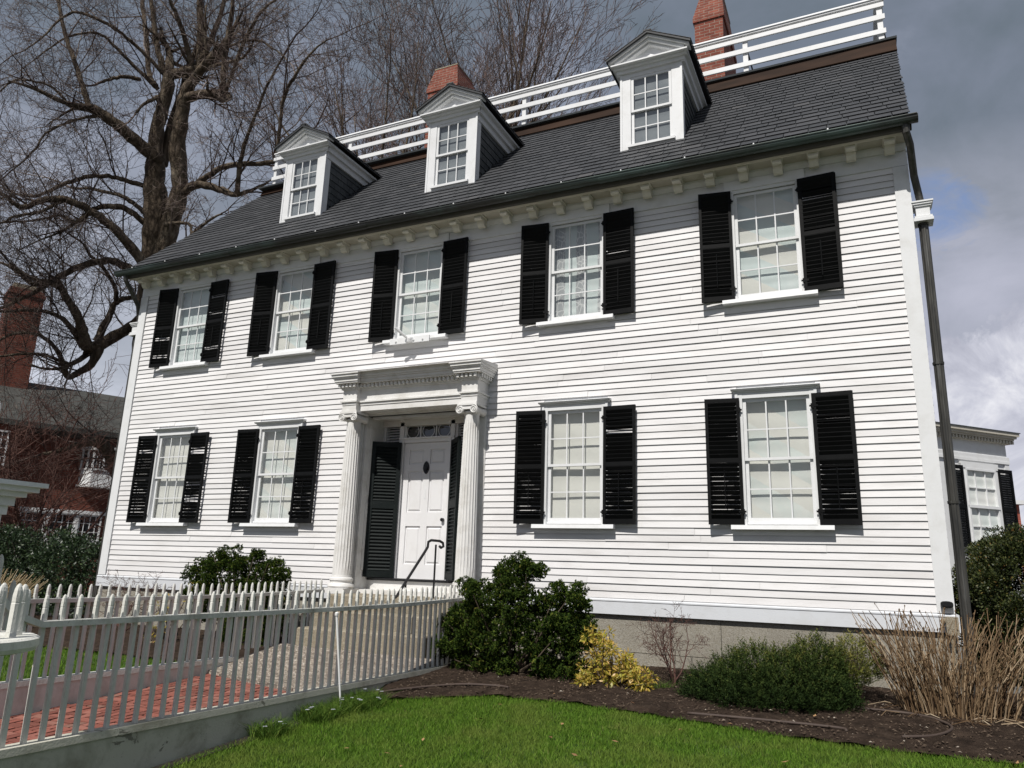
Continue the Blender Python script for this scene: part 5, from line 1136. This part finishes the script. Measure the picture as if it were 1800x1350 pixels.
# soil litter: pebbles and chips
random.seed(50); g = MB()
for k in range(9000):
    x = random.uniform(8.3, 15); y = random.uniform(bed_y(x) - .03, -0.1); s_ = random.uniform(.003, .013); z = H(x, y) + .05 + random.uniform(-.012, .006); a = random.uniform(0, PI); c, d = math.cos(a) * s_ * 1.7, math.sin(a) * s_ * 1.7
    g.add([(x - c, y - d, z), (x + d * .5, y - c * .5, z + s_ * .3), (x + c, y + d, z), (x - d * .5, y + c * .5, z + s_ * .5), (x, y, z + s_)], [(0, 1, 4), (1, 2, 4), (2, 3, 4), (3, 0, 4)])
o = obj('mulch_chips', g, m_stem('mulch_chips_mat', [(0, (0.02, 0.013, 0.009)), (0.6, (0.060, 0.042, 0.030)), (0.975, (0.12, 0.09, 0.065)), (1, (0.36, 0.32, 0.27))])); props(o, 'small bark chips and pebbles strewn over the dark soil', 'mulch', kind='stuff')

# ------------------------------------------------------------------ trees: fast branching
class Tree:
    """collects branches as polylines, writes them as thin tubes"""
    def __init__(s): s.thick = MB(); s.V = []; s.F = []; s.Rn = []; s.nv = 0
    def thin(s, P, R_, rn, n=3):
        m_ = len(P); P = np.array(P); T = np.gradient(P, axis=0); T /= np.linalg.norm(T, axis=1)[:, None] + 1e-9; u, v = frames(T)
        ring = [u * math.cos(2 * PI * k / n) + v * math.sin(2 * PI * k / n) for k in range(n)]
        V = np.stack([P + r_ * np.array(R_)[:, None] for r_ in ring], 1).reshape(-1, 3); F = [(j * n + k + s.nv, j * n + (k + 1) % n + s.nv, (j + 1) * n + (k + 1) % n + s.nv, (j + 1) * n + k + s.nv) for j in range(m_ - 1) for k in range(n)]
        s.V.append(V); s.F += F; s.Rn += [rn] * len(F); s.nv += len(V)
    def obj(s, name, mat, parent): return np_obj(name, np.concatenate(s.V), s.F, s.Rn, mat, parent)
def rotv(d, ang, az):
    d = d.normalized(); a = d.orthogonal().normalized(); b = d.cross(a); s_ = a * math.cos(az) + b * math.sin(az); return (d * math.cos(ang) + s_ * math.sin(ang)).normalized()
def grow(T, p, d, L, r, depth, prm, minr=0.0038):
    """one branch with wander and tropism, then children along it"""
    seg = prm['seg'][min(depth, len(prm['seg']) - 1)]; P = [p.copy()]; R_ = [r]; dd = d.normalized(); step = L / seg
    for i in range(seg):
        w = prm['wander']; dd = (dd + Vector((random.gauss(0, w), random.gauss(0, w), random.gauss(0, w))) + Vector((0, 0, prm['up'] if depth < prm['upd'] else prm['up2']))).normalized(); P.append(P[-1] + dd * step); R_.append(max(minr, r * (1 - prm['taper'] * (i + 1) / seg)))
    if r > 0.045: T.thick.tube(P, R_, 9 if r > .12 else 6)
    else: T.thin([tuple(q) for q in P], R_, random.random(), 4 if r > .018 else 3)
    if depth >= prm['depth']: return
    nc = prm['kids'][min(depth, len(prm['kids']) - 1)]; nc = max(1, int(round(nc + random.uniform(-.6, .6))))
    for k in range(nc):
        t = prm['from'] + (1 - prm['from']) * (k + random.random()) / nc; f = t * seg; i = min(seg - 1, int(f)); q = P[i].lerp(P[i + 1], f - i); bd = (P[i + 1] - P[i]).normalized()
        ang = R(random.uniform(*prm['ang'])); nd = rotv(bd, ang, random.uniform(0, 2 * PI)); sc = random.uniform(*prm['len']) * (1.15 - 0.45 * t); grow(T, q, nd, L * sc, max(minr, R_[i] * prm['rk']), depth + 1, prm, minr)
def pix(px, py, D):
    """a point at distance D along the view for a place in the photograph (used to lay out the trees' limbs at their real depth)"""
    return CAMP + (FWD + RIGHT * ((px - 900) / FPX) - UP * ((py - 675) / FPX)) * D

# the old linden on the left
random.seed(77); TD = 23.5
OT = thing('old_tree', (-9.0, 5.0, -0.67), 'huge bare old tree with a thick gnarled trunk left of the roof', 'tree')
OT.location = (pix(233, 1020, TD).x, pix(233, 1020, TD).y, -0.67); WLOC[OT.name] = Vector(OT.location)
T = Tree(); k_ = TD / FPX
def limb(pts, dd=(0, 0), w=None, kids=8, L=2.6, prm=None, sub=True):
    """pts: (px,py,width px); dd: depth offset at start and end"""
    P = []; Rr = []; n = len(pts)
    for i in range(n - 1):
        for k in range(5):
            t = k / 5; q = [pts[max(0, i - 1)], pts[i], pts[i + 1], pts[min(n - 1, i + 2)]]
            c = [0.5 * (2 * q[1][j] + (q[2][j] - q[0][j]) * t + (2 * q[0][j] - 5 * q[1][j] + 4 * q[2][j] - q[3][j]) * t * t + (-q[0][j] + 3 * q[1][j] - 3 * q[2][j] + q[3][j]) * t ** 3) for j in range(3)]
            g_ = (i + t) / (n - 1); D = TD + dd[0] + (dd[1] - dd[0]) * g_; P.append(pix(c[0] + random.gauss(0, .6), c[1] + random.gauss(0, .6), D)); Rr.append(max(0.012, c[2] / 2 * D / FPX))
    c = pts[-1]; P.append(pix(c[0], c[1], TD + dd[1])); Rr.append(max(.01, c[2] / 2 * k_))
    Rr = [r * (.78 if r < .30 else .88) * (1 + .06 * math.sin(i * 1.7 + c[0])) for i, r in enumerate(Rr)]
    T.thick.tube(P, Rr, 12 if max(Rr) > .2 else 8)
    if not sub: return
    m_ = len(P)
    for k in range(kids):
        i = int(m_ * (0.12 + 0.86 * (k + random.random()) / kids)); i = min(m_ - 2, i); bd = (P[i + 1] - P[i]).normalized(); nd = rotv(bd, R(random.uniform(30, 75)), random.uniform(0, 2 * PI)); nd = (nd + Vector((0, 0, .25))).normalized()
        grow(T, P[i], nd, L * random.uniform(.55, 1.15), min(Rr[i] * .5, .032) * random.uniform(.5, 1), 0, prm or TW)
    grow(T, P[-1], (P[-1] - P[-3]).normalized(), L * .9, Rr[-1] * .95, 0, prm or TW)
TW = dict(seg=(7, 5, 4, 3), wander=.13, up=.03, up2=-.015, upd=1, taper=.72, depth=3, kids=(6, 4, 3), ang=(28, 70), len=(.40, .66), rk=.55); TW['from'] = .12
# trunk and forks
limb([(232, 1050, 60), (242, 850, 56), (256, 640, 52), (268, 500, 50), (272, 430, 48), (276, 380, 50), (272, 330, 42), (272, 280, 34)], (0, 0), sub=False)
limb([(276, 520, 40), (288, 440, 38), (302, 385, 36), (316, 330, 34), (312, 260, 34), (320, 200, 30), (328, 160, 26), (345, 135, 20)], (0.0, -.6), kids=5)
limb([(272, 290, 34), (276, 230, 30), (286, 190, 28), (295, 150, 28), (296, 132, 24)], (0, .3), kids=4)
limb([(285, 290, 26), (300, 230, 24), (318, 175, 22)], (.3, .6), kids=2)
limb([(296, 132, 24), (325, 125, 18), (350, 122, 20), (368, 115, 16)], (.3, .4), kids=3, L=2)
limb([(350, 122, 20), (352, 80, 17), (352, 30, 15), (350, -40, 12), (348, -120, 8)], (.4, 1.2), kids=9)
limb([(340, 120, 13), (322, 60, 11), (308, 20, 9), (286, -25, 6)], (.4, -.5), kids=7)
limb([(356, 105, 13), (375, 60, 12), (392, 10, 9), (405, -50, 6)], (.4, 1.5), kids=7)
limb([(330, 172, 22), (360, 165, 20), (395, 165, 18), (402, 172, 14)], (-.6, -1.2), kids=4, L=2)
limb([(391, 158, 13), (396, 90, 12), (406, 30, 9), (412, -40, 6)], (-1.2, -1.5), kids=8)
limb([(398, 160, 8), (415, 110, 8), (438, 55, 8), (465, 15, 6), (500, -10, 4)], (-1.2, -2.2), kids=8)
limb([(288, 130, 14), (276, 80, 13), (268, 20, 10), (262, -50, 7)], (.3, .8), kids=8)
limb([(272, 150, 14), (262, 130, 12), (258, 70, 10), (250, 0, 9), (246, -60, 6)], (.1, 1.8), kids=7)
limb([(284, 128, 9), (250, 90, 8), (215, 60, 7), (180, 38, 7), (135, 22, 6), (105, 35, 5), (75, 65, 4), (40, 90, 3)], (.2, -2.5), kids=12)
limb([(279, 158, 10), (240, 120, 8), (205, 85, 7), (180, 62, 6), (150, 58, 5), (110, 70, 4), (60, 105, 3)], (.2, -1.2), kids=11)
limb([(246, 140, 10), (225, 135, 9), (200, 138, 8), (179, 144, 6)], (0, -.6), kids=3, L=1.2)
limb([(279, 170, 9), (262, 178, 8), (248, 188, 6), (238, 200, 5)], (0, -1), kids=3, L=1.4)
# big left limb
limb([(282, 285, 30), (255, 262, 28), (225, 235, 26), (195, 212, 24), (165, 192, 20), (150, 187, 14)], (0, -1.4), kids=6)
limb([(158, 190, 13), (145, 150, 12), (130, 105, 10), (115, 60, 9), (102, 0, 7), (96, -60, 5)], (-1.4, -1.2), kids=11)
limb([(150, 192, 8), (125, 188, 7), (105, 165, 6), (80, 148, 5), (40, 140, 5), (15, 148, 4), (-20, 175, 3)], (-1.4, -2.8), kids=11)
limb([(235, 250, 6), (200, 210, 6), (165, 205, 6), (120, 215, 6), (80, 235, 5), (60, 265, 4), (20, 300, 3)], (-.5, -2.6), kids=12)
# mid left limbs
limb([(255, 328, 12), (225, 318, 11), (190, 310, 10), (150, 312, 10), (110, 325, 9), (65, 345, 7), (30, 342, 5), (-10, 352, 4)], (0, -2), kids=14)
limb([(255, 375, 11), (228, 352, 10), (200, 340, 8), (160, 332, 7), (125, 330, 5)], (0, 1), kids=7)
limb([(258, 395, 14), (230, 372, 13), (200, 362, 13), (165, 367, 10), (150, 378, 8)], (0, -.8), kids=4)
limb([(275, 500, 26), (255, 465, 24), (222, 425, 21), (190, 392, 19), (150, 365, 17), (110, 350, 15), (75, 352, 13), (38, 365, 12), (10, 345, 9), (-20, 325, 7)], (-.3, -3.2), kids=16)
limb([(110, 352, 9), (70, 372, 7), (30, 380, 6), (-15, 400, 4)], (-1.8, -3.6), kids=8)
limb([(160, 372, 8), (135, 390, 8), (105, 378, 6), (80, 384, 5)], (-1.2, -1.6), kids=6)
# right side limbs
limb([(292, 360, 22), (318, 342, 20), (345, 325, 18), (385, 332, 16), (412, 342, 12), (440, 335, 8), (470, 320, 5)], (0, -1.5), kids=10)
limb([(345, 325, 14), (372, 305, 13), (405, 290, 12), (450, 288, 11), (488, 282, 10), (520, 262, 6)], (0, -2.8), kids=8)
limb([(418, 340, 12), (420, 300, 11), (430, 255, 9), (450, 200, 7), (470, 150, 6), (500, 95, 4)], (-1.2, -2.8), kids=10)
limb([(486, 280, 8), (492, 220, 8), (500, 170, 8), (520, 130, 7), (545, 95, 5), (575, 70, 3)], (-2.8, -4.0), kids=9)
limb([(360, 112, 6), (385, 90, 6), (420, 75, 6), (455, 72, 5), (485, 88, 4), (510, 110, 3)], (.4, -2), kids=9)
limb([(350, 125, 7), (390, 112, 7), (428, 100, 6), (452, 62, 3)], (.4, -1), kids=4)
limb([(290, 395, 10), (315, 392, 8), (334, 396, 7), (336, 415, 6)], (-.5, -.8), kids=3, L=1.1)
limb([(300, 455, 10), (335, 415, 8), (365, 390, 6), (390, 375, 4)], (-1, -2.2), kids=5, L=1.5)
# low limbs on the left, behind the brick house
limb([(262, 545, 22), (230, 575, 24), (190, 598, 26), (160, 615, 24), (150, 625, 12)], (.5, -.5), kids=3)
limb([(185, 600, 22), (158, 612, 24), (148, 592, 24), (138, 560, 20), (115, 520, 16), (98, 495, 14), (60, 500, 10), (20, 470, 7), (-20, 455, 5)], (-.5, -2), kids=14)
limb([(98, 500, 14), (75, 495, 12), (50, 485, 8), (20, 465, 6)], (-1.4, -3), kids=8)
limb([(150, 612, 20), (135, 590, 14), (110, 560, 11), (80, 548, 9), (40, 545, 8), (10, 548, 6)], (-.5, -2.5), kids=9)
limb([(178, 604, 22), (160, 640, 18), (132, 658, 14), (118, 660, 14), (105, 625, 11), (80, 595, 9), (50, 585, 7), (15, 590, 6), (-15, 610, 4)], (-.5, -2.2), kids=11)
limb([(118, 640, 9), (80, 625, 7), (45, 622, 6), (0, 626, 5)], (-1, -3), kids=7)
limb([(170, 600, 18), (190, 560, 15), (205, 530, 12), (240, 522, 10)], (.2, .5), kids=5)
limb([(205, 535, 11), (200, 500, 9), (180, 470, 8), (160, 450, 7), (148, 430, 5)], (.2, -1), kids=6)
limb([(240, 480, 20), (215, 465, 18), (190, 458, 16), (160, 463, 15), (125, 475, 14), (95, 492, 13)], (0, -1.4), kids=9)
limb([(245, 900, 26), (215, 850, 28), (200, 815, 28), (188, 790, 28), (165, 775, 24), (140, 782, 16), (110, 790, 10), (70, 800, 6)], (.4, -2.0), kids=12, L=2.0)
obj('trunk', T.thick, BARK, OT, smooth=True); T.obj('crown', TWIG, OT)

# vase-shaped trees behind the house
def vase(px, py, D, h, seed, label, nst=7, spread=(6, 34), r0=.12, crown=3):
    random.seed(seed); b = pix(px, py, D); base = (b.x, b.y, -0.67); th = thing('bare_tree', base, label, 'tree', 'bare trees behind the house'); T = Tree()
    T.thick.tube([base, (b.x, b.y, b.z * .5), (b.x, b.y, b.z)], [r0 * 2.6, r0 * 2.2, r0 * 1.9], 10)
    prm = dict(seg=(10, 7, 6, 4, 3), wander=.06, up=.05, up2=.045, upd=2, taper=.78, depth=4, kids=(7, 5, 4, 2), ang=(16, 44), len=(.40, .64), rk=.55); prm['from'] = .15
    for k in range(nst):
        az = 2 * PI * (k + random.random() * .7) / nst; an = R(random.uniform(*spread)); d = Vector((math.sin(an) * math.cos(az), math.sin(an) * math.sin(az), math.cos(an))); grow(T, Vector((b.x, b.y, b.z - .3)), d, h * random.uniform(.75, 1.05), r0 * random.uniform(.55, .95), 0, prm, 0.009)
    obj('trunk', T.thick, BARK, th, smooth=True); T.obj('crown', TWIG2, th)
vase(655, 420, 36, 10.5, 101, 'bare vase shaped tree behind the leftmost dormer', 13, (8, 64), .14)
vase(872, 335, 38, 11.5, 102, 'bare vase shaped tree behind the chimney and middle dormer', 13, (8, 62), .14)
vase(770, 440, 46, 14.0, 103, 'farther bare tree between the two nearer ones behind the roof', 8, (6, 50))
# small bare tree before the brick house
random.seed(120)
b = pix(60, 1010, 19.5); base = (b.x, b.y, -0.67); th = thing('bare_sapling', base, 'thin reddish bare tree before the brick house at left', 'tree'); T = Tree()
prm = dict(seg=(8, 6, 5, 3), wander=.12, up=.03, up2=.02, upd=9, taper=.7, depth=3, kids=(9, 6, 4), ang=(25, 65), len=(.40, .65), rk=.55); prm['from'] = .12
for k in range(8):
    a = random.uniform(0, 2 * PI); grow(T, Vector(base), Vector((.35 * math.cos(a) + .1, .3 * math.sin(a), 1)), random.uniform(3.2, 5.6), .045, 0, prm, .005)
if T.thick.v: obj('trunk', T.thick, BARK, th)
T.obj('crown', REDTW, th)
# little bare shrub by the foundation
random.seed(121); base = (11.08, -0.95, H(11, -.95)); th = thing('bare_shrub', base, 'leafless twiggy shrub between the yellow shrub and the low conifer', 'shrub'); T = Tree()
prm = dict(seg=(8, 6, 4, 3), wander=.17, up=.05, up2=.0, upd=2, taper=.7, depth=3, kids=(6, 4, 3), ang=(25, 70), len=(.35, .6), rk=.6); prm['from'] = .3
for k in range(7):
    a = random.uniform(0, 2 * PI); grow(T, Vector(base), Vector((.32 * math.cos(a), .2 * math.sin(a), 1)), random.uniform(.6, .85), .011, 0, prm, .0018)
T.obj('stems', REDTW, th)
random.seed(122); base = (1.9, -0.9, H(2, -.9)); th = thing('bare_shrub', base, 'leafless twiggy shrub behind the far picket fence', 'shrub'); T = Tree()
for k in range(7):
    a = random.uniform(0, 2 * PI); grow(T, Vector(base), Vector((.7 * math.cos(a), .3 * math.sin(a), 1)), random.uniform(.8, 1.1), .012, 0, prm, .0025)
T.obj('stems', REDTW, th)

# ------------------------------------------------------------------ neighbouring buildings
class Frame:
    """plan frame for a building: u runs along its front wall, w outwards"""
    def __init__(s, P0, az): a = R(az); s.P = Vector(P0); s.U = Vector((math.sin(a), math.cos(a), 0)); s.Nn = Vector((math.cos(a), -math.sin(a), 0))
    def __call__(s, u, w, z): q = s.P + s.U * u + s.Nn * w; return (q.x, q.y, z)
def fbox(g, F, u0, u1, w0, w1, z0, z1): g.hexa([F(u0, w1, z0), F(u1, w1, z0), F(u1, w0, z0), F(u0, w0, z0), F(u0, w1, z1), F(u1, w1, z1), F(u1, w0, z1), F(u0, w0, z1)])
# brick house
FB = Frame((-11.998, 7.817, 0), 24); BH = thing('brick_house', FB(0, -3, -0.67), 'old red brick house with slate roof and tall chimney left of the white house', 'house')
NBRICK = m_brick('house_brick', 1.0, ((0.12, 0.034, 0.023), (0.165, 0.048, 0.032), (0.08, 0.026, 0.019)), (0.14, 0.09, 0.07), R(24))
g = MB(); fbox(g, FB, -8, 7, -7, 0, -0.7, 4.75); fbox(g, FB, -2.3, -1.9, 0, 0.12, -0.7, 4.6); fbox(g, FB, -8, -2.35, 0, 0.5, -0.7, 4.75); w_ = obj('wall', g, NBRICK, BH)
g = MB(); pts = [FB(-8.3, 0.75, 4.9), FB(7.3, 0.35, 4.9), FB(7.3, -3.5, 7.0), FB(-8.3, -3.5, 7.0), FB(-8.3, -7.3, 4.9), FB(7.3, -7.3, 4.9)]
g.add(pts + [(p[0], p[1], p[2] - .18) for p in pts], [(0, 1, 2, 3), (3, 2, 5, 4), (0, 3, 4), (1, 5, 2), (0, 6, 7, 1), (6, 10, 11, 7)]); NSL = m_simple('neighbour_slate', [(0.3, (0.035, 0.036, 0.034)), (0.6, (0.062, 0.062, 0.057)), (0.8, (0.085, 0.08, 0.072))], 3, 0.8, .6, 25, .02, sc=(1, 1, 3)); obj('roof', g, NSL, BH)
g = MB(); fbox(g, FB, -8.2, 7.2, 0.0, 0.32, 4.72, 4.86); fbox(g, FB, -8.1, 7.1, 0.0, 0.2, 4.60, 4.72); obj('cornice', g, FASC, BH)
g = MB(); fbox(g, FB, -3.0, -1.85, -3.9, -2.6, 5.5, 10.4); fbox(g, FB, -3.05, -1.8, -3.95, -2.55, 10.15, 10.25); c_ = obj('chimney', g, NBRICK, BH); g = MB(); fbox(g, FB, -2.9, -1.95, -3.8, -2.7, 10.4, 10.6); obj('chimney_cap', g, STEP, c_)
def nwin(F, u0, u1, z0, z1, w, cols, rows, parent, th_=.05):
    g = MB(); fbox(g, F, u0, u0 + th_, w, w + .08, z0, z1); fbox(g, F, u1 - th_, u1, w, w + .08, z0, z1); fbox(g, F, u0, u1, w, w + .09, z0 - .03, z0 + th_); fbox(g, F, u0, u1, w, w + .082, z1 - th_, z1)
    for c in range(1, cols): u = u0 + (u1 - u0) * c / cols; fbox(g, F, u - .012, u + .012, w + .02, w + .05, z0, z1)
    for r_ in range(1, rows): z = z0 + (z1 - z0) * r_ / rows; fbox(g, F, u0, u1, w + .022, w + .048, z - .012, z + .012)
    o = obj('window', g, TRIM, parent); g = MB(); fbox(g, F, u0 + .01, u1 - .01, w + .012, w + .018, z0, z1); obj('pane', g, DKP, o); return o
DKP = NT('dark_pane').fin((0.012, 0.014, 0.016), 0.08, 0.6)
nwin(FB, -3.3, -2.5, 3.35, 4.5, .5, 4, 4, BH); nwin(FB, -3.3, -2.5, 0.9, 2.1, .5, 4, 4, BH)
for a, b in ((-1.75, -.95), (-.85, -.05), (.05, .78)): nwin(FB, a, b, 1.05, 1.95, 0.02, 4, 3, BH)
g = MB(); fbox(g, FB, -1.85, .88, 0, .16, 1.95, 2.08); fbox(g, FB, -1.85, .88, 0, .14, .95, 1.05); fbox(g, FB, -.95, -.85, 0, .12, 1.05, 1.95); fbox(g, FB, -.05, .05, 0, .12, 1.05, 1.95); obj('window_band', g, TRIM, BH)
# oriel bay
g = MB()
def oriel(z0, z1, e=0.0):
    pl = [(-.15 - e, 0), (.12, .5 + e), (1.15, .5 + e), (1.5 + e, 0)]; q = [FB(u, w, 0)[:2] for u, w in pl]; g.prism_z(q[::-1], z0, z1)
oriel(2.98, 3.5); oriel(2.9, 2.98, .06); oriel(3.5, 3.55, .04); oriel(4.2, 4.35, .08)
ob = obj('bay_window', g, TRIM, BH); g = MB(); oriel(3.55, 4.2, -.04); obj('pane', g, DKP, ob)
g = MB()
for u, w in ((-.14, 0), (.12, .5), (.46, .5), (.80, .5), (1.15, .5), (-.01, .25)): fbox(g, FB, u - .03, u + .03, w - .04, w + .02, 3.55, 4.2)
for u in (.23, .34, .57, .69, .92, 1.03): fbox(g, FB, u - .01, u + .01, .46, .49, 3.55, 4.2)
for z in (3.71, 3.87, 4.03): fbox(g, FB, .12, 1.15, .462, .488, z - .01, z + .01)
obj('glazing_bars', g, TRIM, ob)
# white wing at the right
FR = Frame((15.414, 9.452, 0), 43); RWB = thing('white_wing', FR(0, -2, -0.67), 'small white flat roofed building with dentil cornice and black shutters at right', 'building')
g = MB(); fbox(g, FR, -6, 1.13, -5, 0, -0.7, 3.75); fbox(g, FR, -6, 1.17, 0, .03, 3.26, 3.36); fbox(g, FR, 1.0, 1.14, 0, .03, -.7, 3.2); fbox(g, FR, -6, 1.15, 0, .045, 3.2, 3.26); obj('wall', g, TRIM, RWB)
g = MB(); fbox(g, FR, -6, 1.20, -5, .08, 3.66, 3.72); fbox(g, FR, -6, 1.28, -5.3, .19, 3.78, 3.83); fbox(g, FR, -6, 1.32, -5.3, .23, 3.83, 3.90); fbox(g, FR, -6, 1.24, -5.3, .15, 3.74, 3.78)
u = -2.0
while u < 1.3: fbox(g, FR, u, u + .05, .08, .13, 3.665, 3.735); u += .10
obj('cornice', g, SOFFIT, RWB)
g = MB(); fbox(g, FR, -6.1, 1.34, -5.4, .25, 3.90, 3.92); obj('roof', g, CHEEK, RWB)
wn = nwin(FR, -.36, .60, 1.33, 3.02, 0.0, 3, 4, RWB, .045); g = MB(); fbox(g, FR, -.30, .54, .055, .060, 1.4, 2.97)
g = MB(); fbox(g, FR, -.46, -.36, 0, .06, 1.2, 3.12); fbox(g, FR, .60, .70, 0, .06, 1.2, 3.12); fbox(g, FR, -.46, .70, 0, .075, 3.02, 3.16); fbox(g, FR, -.5, .74, 0, .12, 1.24, 1.31); fbox(g, FR, -.36, .60, .04, .095, 2.15, 2.21); obj('window_casing', g, TRIM, RWB)
for o in [q for q in bpy.data.objects if q.parent == wn]: o.data.materials[0] = BLIND
for a, b in ((-.85, -.44), (.68, 1.12)):
    g = MB(); fbox(g, FR, a, a + .05, .05, .09, 1.3, 3.06); fbox(g, FR, b - .05, b, .05, .09, 1.3, 3.06)
    for z0, z1 in ((1.3, 1.39), (2.12, 2.2), (2.98, 3.06)): fbox(g, FR, a, b, .051, .089, z0, z1)
    z = 1.41
    while z < 2.97: fbox(g, FR, a + .04, b - .04, .055, .08, z, z + .03); z += .052
    obj('shutter', g, SHUT, RWB)
FQ = Frame((17.75, 20, 0), 60); QB = thing('red_building', FQ(0, -2, -0.67), 'sliver of a red brick building with white eave at the far right', 'building')
QBR = m_brick('far_brick', 1.0, ((0.30, 0.075, 0.05), (0.34, 0.09, 0.06), (0.22, 0.05, 0.04)), (0.3, 0.2, 0.16), R(60))
g = MB(); fbox(g, FQ, -5, .05, -5, 0, -0.7, 3.15); obj('wall', g, QBR, QB); g = MB(); fbox(g, FQ, -5.2, .22, -5.2, .2, 3.15, 3.28); obj('eave', g, TRIM, QB)
